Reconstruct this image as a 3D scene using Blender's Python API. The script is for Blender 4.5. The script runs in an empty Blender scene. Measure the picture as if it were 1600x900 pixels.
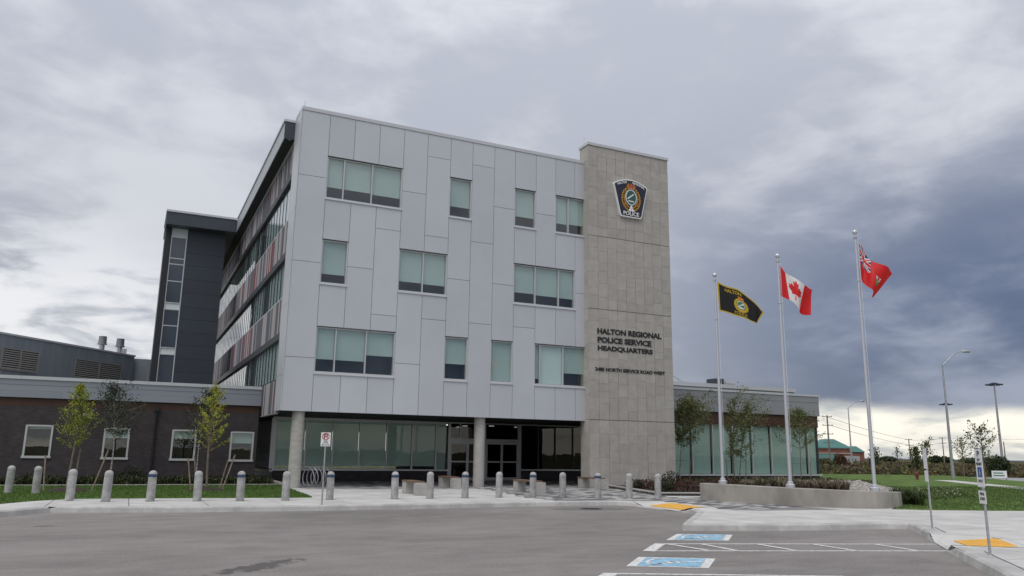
import bpy, bmesh, math, random
from mathutils import Vector, Matrix, noise
from mathutils.geometry import delaunay_2d_cdt
random.seed(7)
sc = bpy.context.scene
COL = sc.collection
# ------------------------------------------------------------------ camera
CAMH = 1.75
cam_d = bpy.data.cameras.new('camera'); cam = bpy.data.objects.new('camera', cam_d); COL.objects.link(cam)
sc.camera = cam
cam_d.sensor_width = 36; cam_d.lens = 36*1227.07/1600; cam_d.clip_start = .1; cam_d.clip_end = 60000
PITCH, ROLL, YAW = .206733, -.0147208, .444359
_B = Matrix(((1,0,0),(0,0,1),(0,-1,0)))
_Y = Matrix(((math.cos(YAW),-math.sin(YAW),0),(math.sin(YAW),math.cos(YAW),0),(0,0,1)))
_P = Matrix(((1,0,0),(0,math.cos(PITCH),math.sin(PITCH)),(0,-math.sin(PITCH),math.cos(PITCH))))
_R = Matrix(((math.cos(ROLL),-math.sin(ROLL),0),(math.sin(ROLL),math.cos(ROLL),0),(0,0,1)))
cam.matrix_world = Matrix.Translation((0,0,CAMH)) @ (_R @ _P @ _B @ _Y).transposed().to_4x4()
# ------------------------------------------------------------------ sun, exposure
SUN_EL, SUN_AZ = math.radians(58), math.radians(-128)      # azimuth from +Y towards +X
sun_d = bpy.data.lights.new('sun', 'SUN'); sun = bpy.data.objects.new('sun', sun_d); COL.objects.link(sun)
sun_d.energy = 1.3; sun_d.angle = math.radians(35); sun_d.color = (1, .96, .9)
_sv = Vector((math.sin(SUN_AZ)*math.cos(SUN_EL), math.cos(SUN_AZ)*math.cos(SUN_EL), math.sin(SUN_EL)))
sun.rotation_euler = _sv.to_track_quat('Z', 'Y').to_euler(); sun.location = (-20, -20, 40)
sc.view_settings.view_transform = 'Standard'; sc.view_settings.look = 'None'
sc.view_settings.exposure = 0.14; sc.view_settings.gamma = 1
sc.cycles.max_bounces = 8; sc.cycles.transparent_max_bounces = 12
# ------------------------------------------------------------------ sky
w = bpy.data.worlds.new('World'); sc.world = w; w.use_nodes = True
nt = w.node_tree; nt.nodes.clear(); N = nt.nodes; LK = nt.links
def nn(tree, t, **k):
    n = tree.nodes.new(t)
    for a, b in k.items(): setattr(n, a, b)
    return n
def M(op, a, b=None, c=None, clamp=False, tree=None):
    tree = tree or nt
    n = tree.nodes.new('ShaderNodeMath'); n.operation = op; n.use_clamp = clamp
    for i, v in enumerate((a, b, c)):
        if v is None: continue
        if isinstance(v, (int, float)): n.inputs[i].default_value = v
        else: tree.links.new(v, n.inputs[i])
    return n.outputs[0]
def SS(v, lo, hi, tree=None):
    tree = tree or nt
    n = tree.nodes.new('ShaderNodeMapRange'); n.interpolation_type = 'SMOOTHERSTEP'
    tree.links.new(v, n.inputs[0]); n.inputs[1].default_value = lo; n.inputs[2].default_value = hi
    return n.outputs[0]
def MIX(f, a, b, tree=None):
    tree = tree or nt
    n = tree.nodes.new('ShaderNodeMix'); n.data_type = 'RGBA'
    for s, v in ((n.inputs[0], f), (n.inputs[6], a), (n.inputs[7], b)):
        if isinstance(v, (int, float)): s.default_value = v
        elif isinstance(v, tuple): s.default_value = (*v, 1) if len(v) == 3 else v
        else: tree.links.new(v, s)
    return n.outputs[2]
tc = N.new('ShaderNodeTexCoord'); sep = N.new('ShaderNodeSeparateXYZ'); LK.new(tc.outputs['Generated'], sep.inputs[0])
dx, dy, dz = sep.outputs
zz = M('MAXIMUM', dz, 0.0)
cmb = N.new('ShaderNodeCombineXYZ'); LK.new(dx, cmb.inputs[0]); LK.new(dy, cmb.inputs[1]); LK.new(M('MULTIPLY', M('POWER', zz, .8), 2.3), cmb.inputs[2])
def NZ(scale, detail, rough, dist, off=(0,0,0), vec=None):
    mp = N.new('ShaderNodeMapping'); mp.inputs['Location'].default_value = off; LK.new(vec or cmb.outputs[0], mp.inputs[0])
    n = N.new('ShaderNodeTexNoise'); n.inputs['Scale'].default_value = scale; n.inputs['Detail'].default_value = detail
    n.inputs['Roughness'].default_value = rough; n.inputs['Distortion'].default_value = dist; LK.new(mp.outputs[0], n.inputs['Vector'])
    return n.outputs[0]
n1 = NZ(1.5, 4, .5, .3, (3.1, 1.2, 0)); n2 = NZ(3.6, 7, .52, .35, (7.4, 2.2, 1)); n3 = NZ(11., 8, .55, .4, (1.4, 9.2, 3))
lump = M('ADD', M('ADD', M('MULTIPLY', n1, .42), M('MULTIPLY', n2, .42)), M('MULTIPLY', n3, .16))     # about 0.5
# side-to-side position on the sky: + towards the lake (right of the facade)
side = M('SUBTRACT', M('MULTIPLY', dx, .903), M('MULTIPLY', dy, .43))
wob = M('SUBTRACT', lump, .5)
sidew = M('ADD', side, M('MULTIPLY', wob, .9))
bank = M('MULTIPLY', SS(sidew, -.10, .50), M('SUBTRACT', 1.0, SS(M('ADD', zz, M('MULTIPLY', wob, .5)), .10, .44)))
cover = SS(lump, .42, .58)
light = MIX(cover, (.425, .45, .515), (.61, .625, .67))
dark = MIX(SS(lump, .40, .62), (.10, .135, .235), (.36, .40, .51))
body = MIX(M('MULTIPLY', bank, .95), light, dark)
# torn bright gaps low down, above the horizon
zl = M('ADD', zz, M('MULTIPLY', M('SUBTRACT', n2, .5), .055))
gapv = M('ADD', M('MULTIPLY', n2, .5), M('MULTIPLY', n3, .5))
gapcol = MIX(SS(gapv, .38, .56), (.60, .63, .64), (1.22, 1.16, 1.02))
gap = M('SUBTRACT', 1.0, SS(zl, .046, .068))
body = MIX(gap, body, gapcol)
# broken, whiter cumulus low on the other side
left = M('MULTIPLY', M('SUBTRACT', 1.0, SS(sidew, -.50, -.15)), M('SUBTRACT', 1.0, SS(zz, .10, .33)))
body = MIX(M('MULTIPLY', left, SS(gapv, .42, .58)), body, (.92, .925, .94))
# overcast sky is brighter towards the zenith (CIE overcast)
lift = M('ADD', .78, M('MULTIPLY', zz, .75))
vm = N.new('ShaderNodeVectorMath'); vm.operation = 'SCALE'; LK.new(body, vm.inputs[0]); LK.new(lift, vm.inputs['Scale'])
sky = N.new('ShaderNodeTexSky'); sky.sky_type = 'NISHITA'; sky.sun_disc = False
sky.sun_elevation = SUN_EL; sky.sun_rotation = SUN_AZ
bg1 = N.new('ShaderNodeBackground'); LK.new(sky.outputs[0], bg1.inputs[0]); bg1.inputs[1].default_value = .10
bg2 = N.new('ShaderNodeBackground'); LK.new(vm.outputs[0], bg2.inputs[0]); bg2.inputs[1].default_value = 1.0
mx = N.new('ShaderNodeMixShader'); mx.inputs[0].default_value = .94
LK.new(bg1.outputs[0], mx.inputs[1]); LK.new(bg2.outputs[0], mx.inputs[2])
wo = N.new('ShaderNodeOutputWorld'); LK.new(mx.outputs[0], wo.inputs[0])

# ------------------------------------------------------------------ materials
MATS = {}
def mat(name, col, rough=.6, metal=0., var=0., vscale=3., vdetail=6, bump=0., bscale=40., spec=.5, rnd=0., col2=None, stretch=None, sheen=0):
    if name in MATS: return MATS[name]
    m = bpy.data.materials.new(name); m.use_nodes = True; t = m.node_tree; b = t.nodes['Principled BSDF']
    b.inputs['Roughness'].default_value = rough; b.inputs['Metallic'].default_value = metal; b.inputs['Specular IOR Level'].default_value = spec
    b.inputs['Base Color'].default_value = (*col, 1)
    out = None
    co = t.nodes.new('ShaderNodeTexCoord'); src = co.outputs['Object']
    if stretch:
        mp = t.nodes.new('ShaderNodeMapping'); mp.inputs['Scale'].default_value = stretch; t.links.new(src, mp.inputs[0]); src = mp.outputs[0]
    if var or col2:
        nz = t.nodes.new('ShaderNodeTexNoise'); nz.inputs['Scale'].default_value = vscale; nz.inputs['Detail'].default_value = vdetail; nz.inputs['Roughness'].default_value = .6
        t.links.new(src, nz.inputs['Vector'])
        f = SS(nz.outputs[0], .3, .7, t)
        c2 = col2 or tuple(min(1, c*(1+var)) for c in col); c1 = col if col2 else tuple(c*(1-var) for c in col)
        out = MIX(f, c1, c2, t)
    if rnd:
        oi = t.nodes.new('ShaderNodeObjectInfo'); hs = t.nodes.new('ShaderNodeHueSaturation')
        if out is not None: t.links.new(out, hs.inputs['Color'])
        else: hs.inputs['Color'].default_value = (*col, 1)
        t.links.new(M('ADD', 1-rnd/2, M('MULTIPLY', oi.outputs['Random'], rnd, tree=t), tree=t), hs.inputs['Value']); out = hs.outputs[0]
    if out is not None: t.links.new(out, b.inputs['Base Color'])
    if bump:
        nb = t.nodes.new('ShaderNodeTexNoise'); nb.inputs['Scale'].default_value = bscale; nb.inputs['Detail'].default_value = 5; t.links.new(src, nb.inputs['Vector'])
        bp = t.nodes.new('ShaderNodeBump'); bp.inputs['Strength'].default_value = bump; bp.inputs['Distance'].default_value = .02
        t.links.new(nb.outputs[0], bp.inputs['Height']); t.links.new(bp.outputs[0], b.inputs['Normal'])
    MATS[name] = m; return m
def leafmat(name, col, trans=.35, var=.35):
    if name in MATS: return MATS[name]
    m = bpy.data.materials.new(name); m.use_nodes = True; t = m.node_tree; b = t.nodes['Principled BSDF']
    co = t.nodes.new('ShaderNodeTexCoord'); nz = t.nodes.new('ShaderNodeTexNoise'); nz.inputs['Scale'].default_value = 5; t.links.new(co.outputs['Object'], nz.inputs['Vector'])
    c = MIX(SS(nz.outputs[0], .3, .7, t), tuple(x*(1-var) for x in col), tuple(min(1, x*(1+var)) for x in col), t)
    t.links.new(c, b.inputs['Base Color']); b.inputs['Roughness'].default_value = .55
    tr = t.nodes.new('ShaderNodeBsdfTranslucent'); t.links.new(c, tr.inputs[0]); mxs = t.nodes.new('ShaderNodeMixShader'); mxs.inputs[0].default_value = trans
    t.links.new(b.outputs[0], mxs.inputs[1]); t.links.new(tr.outputs[0], mxs.inputs[2]); t.links.new(mxs.outputs[0], t.nodes['Material Output'].inputs[0])
    MATS[name] = m; return m
def glassmat(name, tint=(.93,.97,.96), refl=1.0, ior=1.55, rough=.01):
    if name in MATS: return MATS[name]
    m = bpy.data.materials.new(name); m.use_nodes = True; t = m.node_tree; t.nodes.remove(t.nodes['Principled BSDF'])
    fr = t.nodes.new('ShaderNodeFresnel'); fr.inputs[0].default_value = ior
    tr = t.nodes.new('ShaderNodeBsdfTransparent'); tr.inputs[0].default_value = (*tint, 1)
    gl = t.nodes.new('ShaderNodeBsdfGlossy'); gl.inputs['Roughness'].default_value = rough; gl.inputs[0].default_value = (refl, refl, refl, 1)
    nb = t.nodes.new('ShaderNodeTexNoise'); nb.inputs['Scale'].default_value = .9; bp = t.nodes.new('ShaderNodeBump'); bp.inputs['Strength'].default_value = .04; bp.inputs['Distance'].default_value = .05
    co = t.nodes.new('ShaderNodeTexCoord'); t.links.new(co.outputs['Object'], nb.inputs['Vector']); t.links.new(nb.outputs[0], bp.inputs['Height']); t.links.new(bp.outputs[0], gl.inputs['Normal'])
    mxs = t.nodes.new('ShaderNodeMixShader'); geo = t.nodes.new('ShaderNodeNewGeometry'); t.links.new(M('MULTIPLY', fr.outputs[0], M('SUBTRACT', 1.0, geo.outputs['Backfacing'], tree=t), clamp=True, tree=t), mxs.inputs[0]); t.links.new(tr.outputs[0], mxs.inputs[1]); t.links.new(gl.outputs[0], mxs.inputs[2])
    t.links.new(mxs.outputs[0], t.nodes['Material Output'].inputs[0]); MATS[name] = m; return m
def brickmat(name, c1, c2, mortar, sx=.215, sy=.075):
    m = bpy.data.materials.new(name); m.use_nodes = True; t = m.node_tree; b = t.nodes['Principled BSDF']; b.inputs['Roughness'].default_value = .85
    co = t.nodes.new('ShaderNodeTexCoord'); s = t.nodes.new('ShaderNodeSeparateXYZ'); t.links.new(co.outputs['Object'], s.inputs[0])
    cb = t.nodes.new('ShaderNodeCombineXYZ'); t.links.new(M('ADD', s.outputs[0], s.outputs[1], tree=t), cb.inputs[0]); t.links.new(s.outputs[2], cb.inputs[1])
    br = t.nodes.new('ShaderNodeTexBrick'); br.inputs['Scale'].default_value = 1; br.inputs['Brick Width'].default_value = sx; br.inputs['Row Height'].default_value = sy
    br.inputs['Mortar Size'].default_value = .006; br.inputs['Color1'].default_value = (*c1, 1); br.inputs['Color2'].default_value = (*c2, 1); br.inputs['Mortar'].default_value = (*mortar, 1)
    t.links.new(cb.outputs[0], br.inputs['Vector'])
    nz = t.nodes.new('ShaderNodeTexNoise'); nz.inputs['Scale'].default_value = 2.2; nz.inputs['Detail'].default_value = 8; t.links.new(cb.outputs[0], nz.inputs['Vector'])
    hs = t.nodes.new('ShaderNodeHueSaturation'); t.links.new(br.outputs[0], hs.inputs['Color']); t.links.new(M('ADD', .6, M('MULTIPLY', nz.outputs[0], .8, tree=t), tree=t), hs.inputs['Value'])
    t.links.new(hs.outputs[0], b.inputs['Base Color'])
    bp = t.nodes.new('ShaderNodeBump'); bp.inputs['Strength'].default_value = .5; bp.inputs['Distance'].default_value = .01; bp.invert = True
    t.links.new(br.outputs['Fac'], bp.inputs['Height']); t.links.new(bp.outputs[0], b.inputs['Normal']); MATS[name] = m; return m
def asphaltmat():
    m = bpy.data.materials.new('asphalt'); m.use_nodes = True; t = m.node_tree; b = t.nodes['Principled BSDF']
    co = t.nodes.new('ShaderNodeTexCoord')
    def nz(s, d, r=.6, sc_=None, dist=0):
        src = co.outputs['Object']
        if sc_:
            mp = t.nodes.new('ShaderNodeMapping'); mp.inputs['Scale'].default_value = sc_; mp.inputs['Rotation'].default_value = (0,0,.15); t.links.new(src, mp.inputs[0]); src = mp.outputs[0]
        n = t.nodes.new('ShaderNodeTexNoise'); n.inputs['Scale'].default_value = s; n.inputs['Detail'].default_value = d; n.inputs['Roughness'].default_value = r; n.inputs['Distortion'].default_value = dist; t.links.new(src, n.inputs['Vector']); return n.outputs[0]
    big = nz(.22, 7, .62, (.55, 1.15, 1), .6); mid = nz(1.4, 8, .68, (.6, 1.1, 1)); fine = nz(70, 4, .7)
    spk = nz(22, 5, .75); v = M('ADD', M('ADD', M('MULTIPLY', big, .26, tree=t), M('MULTIPLY', mid, .22, tree=t), tree=t), M('ADD', M('MULTIPLY', spk, .29, tree=t), M('MULTIPLY', fine, .30, tree=t), tree=t), tree=t)
    c = MIX(SS(v, .40, .66, t), (.150, .138, .131), (.275, .254, .241), t)
    # oil / damp stain shape near the lower left and around the drain
    s = t.nodes.new('ShaderNodeSeparateXYZ'); t.links.new(co.outputs['Object'], s.inputs[0])
    def blob(cx, cy, rx, ry, ang, edge=.5):
        ux = M('SUBTRACT', s.outputs[0], cx, tree=t); uy = M('SUBTRACT', s.outputs[1], cy, tree=t)
        a = M('DIVIDE', M('ADD', M('MULTIPLY', ux, math.cos(ang), tree=t), M('MULTIPLY', uy, math.sin(ang), tree=t), tree=t), rx, tree=t)
        d = M('DIVIDE', M('SUBTRACT', M('MULTIPLY', uy, math.cos(ang), tree=t), M('MULTIPLY', ux, math.sin(ang), tree=t), tree=t), ry, tree=t)
        r = M('ADD', M('MULTIPLY', a, a, tree=t), M('MULTIPLY', d, d, tree=t), tree=t)
        r = M('ADD', r, M('MULTIPLY', M('SUBTRACT', nz(4.5, 8, .75), .5, tree=t), 3.2, tree=t), tree=t)
        return M('SUBTRACT', 1.0, SS(r, edge-.12, edge+.12, t), tree=t)
    c = MIX(M('MULTIPLY', blob(2.0, 13.0, 1.5, .42, .75, .35), .8, tree=t), c, (.072, .067, .064), t)
    c = MIX(M('MULTIPLY', blob(13.8, 22.7, 1.5, .8, -.1, .8), .45, tree=t), c, (.085, .08, .078), t)
    c = MIX(M('MULTIPLY', blob(-1.5, 20.9, .3, .25, .0, .5), .6, tree=t), c, (.07, .065, .06), t)
    t.links.new(c, b.inputs['Base Color']); b.inputs['Roughness'].default_value = .9; b.inputs['Specular IOR Level'].default_value = .25
    bp = t.nodes.new('ShaderNodeBump'); bp.inputs['Strength'].default_value = .35; bp.inputs['Distance'].default_value = .01; t.links.new(fine, bp.inputs['Height']); t.links.new(bp.outputs[0], b.inputs['Normal'])
    MATS['asphalt'] = m; return m
asphaltmat()
PANEL = mat('silver_panel', (.525,.545,.58), .36, .12, var=.03, vscale=.35, spec=.5, rnd=.07)
COPE = mat('light_coping', (.55,.56,.59), .45, .1)
DJOINT = mat('joint_dark', (.03,.032,.038), .8)
STONE = mat('limestone', (.405,.38,.35), .85, var=.06, vscale=2.5, bump=.15, bscale=25, rnd=.13)
STONEJ = mat('stone_joint', (.20,.185,.17), .9)
CONC = mat('sidewalk_concrete', (.50,.49,.47), .85, var=.12, vscale=.9, bump=.12, bscale=60, rnd=.07)
CONCJ = mat('concrete_joint', (.12,.115,.11), .9)
KERB = mat('kerb_concrete', (.43,.42,.405), .85, var=.16, vscale=1.6, bump=.15, bscale=40, rnd=.08)
CWALL = mat('planter_concrete', (.29,.27,.245), .85, var=.22, vscale=1.1, vdetail=9, bump=.15, bscale=30, stretch=(1,1,.5))
CCOL = mat('column_concrete', (.40,.385,.36), .85, var=.10, vscale=3, bump=.1, bscale=30, stretch=(1,1,3))
BOLL = mat('bollard_concrete', (.36,.355,.35), .8, var=.22, vscale=4, bump=.15, bscale=50, rnd=.16)
BLUEB = mat('blue_reflective_band', (.035,.06,.13), .35)
ALU = mat('aluminium_frame', (.56,.57,.58), .35, .35)
GALV = mat('galvanised_steel', (.42,.43,.45), .42, .6, var=.12, vscale=6)
POLEM = mat('brushed_pole', (.55,.56,.60), .33, .55)
DARKM = mat('charcoal_metal', (.042,.052,.066), .5, .1, rnd=.10)
DARKF = mat('charcoal_fascia', (.05,.06,.075), .5, .1)
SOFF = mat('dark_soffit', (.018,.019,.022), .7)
BLIND = mat('pale_green_blind', (.455,.52,.51), .8, var=.03, vscale=1)
BLINDW = mat('white_blind', (.66,.72,.73), .8)
mat('wing_blind', (.50,.575,.55), .8, var=.03, vscale=1); BLINDG = mat('frosted_green_blind', (.74,.81,.775), .8, var=.03, vscale=1)
ROOM = mat('room_dark', (.105,.115,.13), .9)
ROOMD = mat('room_black', (.018,.018,.02), .9)
GLASS = glassmat('window_glass', ior=1.95)
GLASSG = glassmat('green_glass', (.86,.92,.90), .9, 1.45)
GLASSD = glassmat('dark_glass', (.35,.38,.40), .9)
BRICK = brickmat('dark_brick', (.048,.040,.044), (.068,.056,.060), (.033,.029,.031))
BROWN = mat('brown_band', (.075,.032,.020), .6, var=.1)
PLANK = mat('grey_metal_plank', (.28,.30,.345), .42, .15, rnd=.08)
PLANK2 = mat('grey_metal_plank_right', (.30,.305,.325), .45, .15, rnd=.08)
PENT = mat('blue_grey_cladding', (.25,.28,.315), .5, .1, var=.08, vscale=.6, stretch=(3,3,.3))
LOUV = mat('louvre_beige', (.30,.29,.27), .5)
FINA = mat('fin_pinkish', (.36,.335,.345), .45, .2); FINB = mat('fin_slate', (.12,.125,.145), .45, .2); FINR = mat('fin_red', (.20,.055,.055), .45); FING = mat('fin_grey', (.26,.265,.29), .45, .2)
GRASS = mat('lawn_green', (.085,.15,.030), .95, var=.3, vscale=1.8, vdetail=9, spec=.1, bump=.5, bscale=90)
GRASSR = mat('lawn_green_field', (.10,.155,.042), .95, var=.35, vscale=.6, vdetail=9, spec=.1, bump=.5, bscale=60)
SOIL = mat('soil', (.03,.022,.016), .95, var=.4, vscale=8, bump=.6, bscale=30)
MULCH = mat('mulch', (.035,.024,.017), .95, var=.5, vscale=14, bump=.8, bscale=40)
GRAVEL = mat('pale_gravel', (.33,.31,.285), .9, var=.5, vscale=9, bump=.8, bscale=18)
PAINTW = mat('road_paint_white', (.78,.78,.76), .7, col2=(.46,.45,.43), vscale=11, vdetail=9)
PAINTB = mat('road_paint_blue', (.23,.43,.58), .7, var=.24, vscale=6)
YELLOW = mat('tactile_yellow', (.72,.40,.06), .7, var=.08, vscale=5)
WOOD = mat('bench_wood', (.17,.105,.065), .7, var=.25, vscale=5, stretch=(8,1,8))
BARK = mat('bark_grey', (.16,.13,.105), .9, var=.3, vscale=12)
BARKW = mat('birch_bark', (.50,.46,.42), .85, col2=(.07,.06,.055), vscale=9, stretch=(1,1,2.2))
STAKE = mat('stake_wood', (.23,.18,.14), .85, var=.2, vscale=7)
WHITE = mat('white_paint', (.80,.80,.80), .5); BLACK = mat('black_paint', (.012,.012,.014), .5); NAVY = mat('navy_blue', (.012,.014,.035), .45); RED = mat('red_paint', (.50,.02,.02), .5)
GOLD = mat('gold_paint', (.50,.25,.045), .5); GREENP = mat('emblem_green', (.03,.10,.085), .5)
LETTER = mat('letter_black', (.015,.015,.016), .45)
RUST = mat('hydrant_red', (.17,.035,.028), .6)
TEAL = mat('teal_roof', (.055,.175,.155), .5, var=.08, vscale=2, stretch=(6,6,.5))
RBRICK = mat('red_brick_far', (.205,.085,.062), .85, var=.15, vscale=.7); RBAND = mat('pale_band_far', (.42,.38,.34), .8); GREYB = mat('grey_block_far', (.36,.36,.37), .8); TGLASS = mat('teal_glass_far', (.10,.26,.25), .25)
ROADM = mat('far_road', (.28,.28,.29), .85, var=.1, vscale=.5)
WPOLE = mat('weathered_wood_pole', (.20,.17,.145), .9, var=.2, vscale=4)
LAKE = mat('lake_water', (.16,.21,.26), .35)

# ------------------------------------------------------------------ mesh helpers
class MB:
    def __init__(s): s.v = []; s.f = []; s.m = []; s.smooth = False
    def quad(s, a, b, c, d, mi=0):
        i = len(s.v); s.v += [tuple(a), tuple(b), tuple(c), tuple(d)]; s.f.append((i, i+1, i+2, i+3)); s.m.append(mi)
    def poly(s, pts, mi=0):
        i = len(s.v); s.v += [tuple(p) for p in pts]; s.f.append(tuple(range(i, i+len(pts)))); s.m.append(mi)
    def box(s, x0, x1, y0, y1, z0, z1, mi=0):
        i = len(s.v)
        s.v += [(x0,y0,z0),(x1,y0,z0),(x1,y1,z0),(x0,y1,z0),(x0,y0,z1),(x1,y0,z1),(x1,y1,z1),(x0,y1,z1)]
        for q in ((0,3,2,1),(4,5,6,7),(0,1,5,4),(1,2,6,5),(2,3,7,6),(3,0,4,7)): s.f.append(tuple(i+k for k in q)); s.m.append(mi)
        return s
    def obox(s, o, ux, uy, uz, mi=0):
        """box from corner o along three edge vectors"""
        o, ux, uy, uz = map(Vector, (o, ux, uy, uz)); i = len(s.v)
        for c in (o, o+ux, o+ux+uy, o+uy, o+uz, o+ux+uz, o+ux+uy+uz, o+uy+uz): s.v.append(tuple(c))
        for q in ((0,3,2,1),(4,5,6,7),(0,1,5,4),(1,2,6,5),(2,3,7,6),(3,0,4,7)): s.f.append(tuple(i+k for k in q)); s.m.append(mi)
        return s
    def prism(s, pts, z0, z1, mi=0, mtop=None):
        n = len(pts); i = len(s.v)
        s.v += [(p[0], p[1], z0) for p in pts] + [(p[0], p[1], z1) for p in pts]
        s.f.append(tuple(reversed(range(i, i+n)))); s.m.append(mi); s.f.append(tuple(range(i+n, i+2*n))); s.m.append(mi if mtop is None else mtop)
        for k in range(n): s.f.append((i+k, i+(k+1)%n, i+n+(k+1)%n, i+n+k)); s.m.append(mi)
        return s
    def prism_y(s, pts, y0, y1, mi=0):
        """outline in x,z extruded along y; y0 is the front"""
        n = len(pts); i = len(s.v)
        s.v += [(p[0], y0, p[1]) for p in pts] + [(p[0], y1, p[1]) for p in pts]
        s.f.append(tuple(range(i, i+n))); s.m.append(mi); s.f.append(tuple(reversed(range(i+n, i+2*n)))); s.m.append(mi)
        for k in range(n): s.f.append((i+(k+1)%n, i+k, i+n+k, i+n+(k+1)%n)); s.m.append(mi)
        return s
    def tube(s, path, rad, n=8, mi=0, cap=True):
        path = [Vector(p) for p in path]; i0 = len(s.v); u = None
        if isinstance(rad, (int, float)): rad = [rad]*len(path)
        for k, p in enumerate(path):
            t = (path[min(k+1, len(path)-1)] - path[max(k-1, 0)]).normalized()
            if u is None: u = t.orthogonal().normalized()
            u = (u - t*u.dot(t)).normalized(); v = t.cross(u)
            for j in range(n):
                a = 2*math.pi*j/n; s.v.append(tuple(p + (u*math.cos(a)+v*math.sin(a))*rad[k]))
        for k in range(len(path)-1):
            for j in range(n):
                a = i0+k*n+j; b = i0+k*n+(j+1)%n; s.f.append((a, b, b+n, a+n)); s.m.append(mi)
        if cap:
            s.f.append(tuple(reversed(range(i0, i0+n)))); s.m.append(mi); e = i0+(len(path)-1)*n; s.f.append(tuple(range(e, e+n))); s.m.append(mi)
        s.smooth = True; return s
    def lathe(s, prof, c=(0,0,0), n=20, mi=0, mids=None):
        i0 = len(s.v)
        for r, z in prof:
            for j in range(n):
                a = 2*math.pi*j/n; s.v.append((c[0]+r*math.cos(a), c[1]+r*math.sin(a), c[2]+z))
        for k in range(len(prof)-1):
            for j in range(n):
                a = i0+k*n+j; b = i0+k*n+(j+1)%n; s.f.append((a, b, b+n, a+n)); s.m.append(mids[k] if mids else mi)
        s.f.append(tuple(reversed(range(i0, i0+n)))); s.m.append(mi); e = i0+(len(prof)-1)*n; s.f.append(tuple(range(e, e+n))); s.m.append(mi)
        s.smooth = True; return s
    def mesh(s, name, mats, off=(0,0,0), smooth=None, bevel=0):
        me = bpy.data.meshes.new(name)
        me.from_pydata([(a-off[0], b-off[1], c-off[2]) for a, b, c in s.v], [], s.f)
        for m in (mats if isinstance(mats, (list, tuple)) else [mats]): me.materials.append(m)
        if any(s.m): me.polygons.foreach_set('material_index', s.m)
        me.update()
        if s.smooth if smooth is None else smooth:
            me.polygons.foreach_set('use_smooth', [True]*len(me.polygons))
            try: me.set_sharp_from_angle(angle=math.radians(40))
            except Exception: pass
        return me
    def build(s, name, mats, parent=None, kind=None, smooth=None, label=None):
        off = OFF.get(parent.name, (0,0,0)) if parent else (0,0,0)
        o = bpy.data.objects.new(name, s.mesh(name, mats, off, smooth)); COL.objects.link(o)
        if parent: o.parent = parent; OFF[o.name] = off
        if kind: o['kind'] = kind
        if label: o['label'] = label
        return o
OFF = {}
def tag(o, label, cat, group=None):
    o['label'] = label; o['category'] = cat
    if group: o['group'] = group
    return o
def thing(name, label, cat, loc=(0,0,0), group=None, rotz=0):
    o = bpy.data.objects.new(name, None); COL.objects.link(o); o.location = loc; o.rotation_euler = (0,0,rotz); o.empty_display_size = .3
    OFF[o.name] = loc if not rotz else (0,0,0)
    return tag(o, label, cat, group)
def inst(name, me, loc, parent, rotz=0):
    o = bpy.data.objects.new(name, me); COL.objects.link(o); off = OFF.get(parent.name, (0,0,0))
    o.parent = parent; o.location = (loc[0]-off[0], loc[1]-off[1], loc[2]-off[2]); o.rotation_euler = (0,0,rotz); return o
def copy_tree(o, parent=None):
    c = o.copy(); COL.objects.link(c); c.parent = parent
    for ch in list(o.children): copy_tree(ch, c)
    return c
def struct(name, mb, mats, parent=None): return mb.build(name, mats, parent, kind=None if parent else 'structure')
def clip_rect(poly, x0, x1, y0, y1):
    def cut(ps, inside, inter):
        out = []
        for i, p in enumerate(ps):
            q = ps[i-1]
            if inside(p):
                if not inside(q): out.append(inter(q, p))
                out.append(p)
            elif inside(q): out.append(inter(q, p))
        return out
    ix = lambda X: (lambda a, b: (X, a[1]+(b[1]-a[1])*(X-a[0])/(b[0]-a[0])))
    iy = lambda Y: (lambda a, b: (a[0]+(b[0]-a[0])*(Y-a[1])/(b[1]-a[1]), Y))
    for ins, itr in ((lambda p: p[0] >= x0, ix(x0)), (lambda p: p[0] <= x1, ix(x1)), (lambda p: p[1] >= y0, iy(y0)), (lambda p: p[1] <= y1, iy(y1))):
        if not poly: return []
        poly = cut(poly, ins, itr)
    ch = True
    while ch and len(poly) > 2:                      # drop the doubled-back bridge edges a concave outline leaves
        ch = False
        for i in range(len(poly)):
            a, b, c = poly[i-1], poly[i], poly[(i+1) % len(poly)]
            u, v = (b[0]-a[0], b[1]-a[1]), (c[0]-b[0], c[1]-b[1]); cr_ = abs(u[0]*v[1]-u[1]*v[0])
            if math.hypot(*u) < 1e-6 or (cr_ < 1e-6 and u[0]*v[0]+u[1]*v[1] <= 0): poly = poly[:i]+poly[i+1:]; ch = True; break
    return poly
def inside(p, poly):
    c = False
    for i in range(len(poly)):
        a, b = poly[i-1], poly[i]
        if (a[1] > p[1]) != (b[1] > p[1]) and p[0] < (b[0]-a[0])*(p[1]-a[1])/(b[1]-a[1])+a[0]: c = not c
    return c
def area(p): return abs(sum(p[i-1][0]*p[i][1]-p[i][0]*p[i-1][1] for i in range(len(p))))/2
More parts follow.
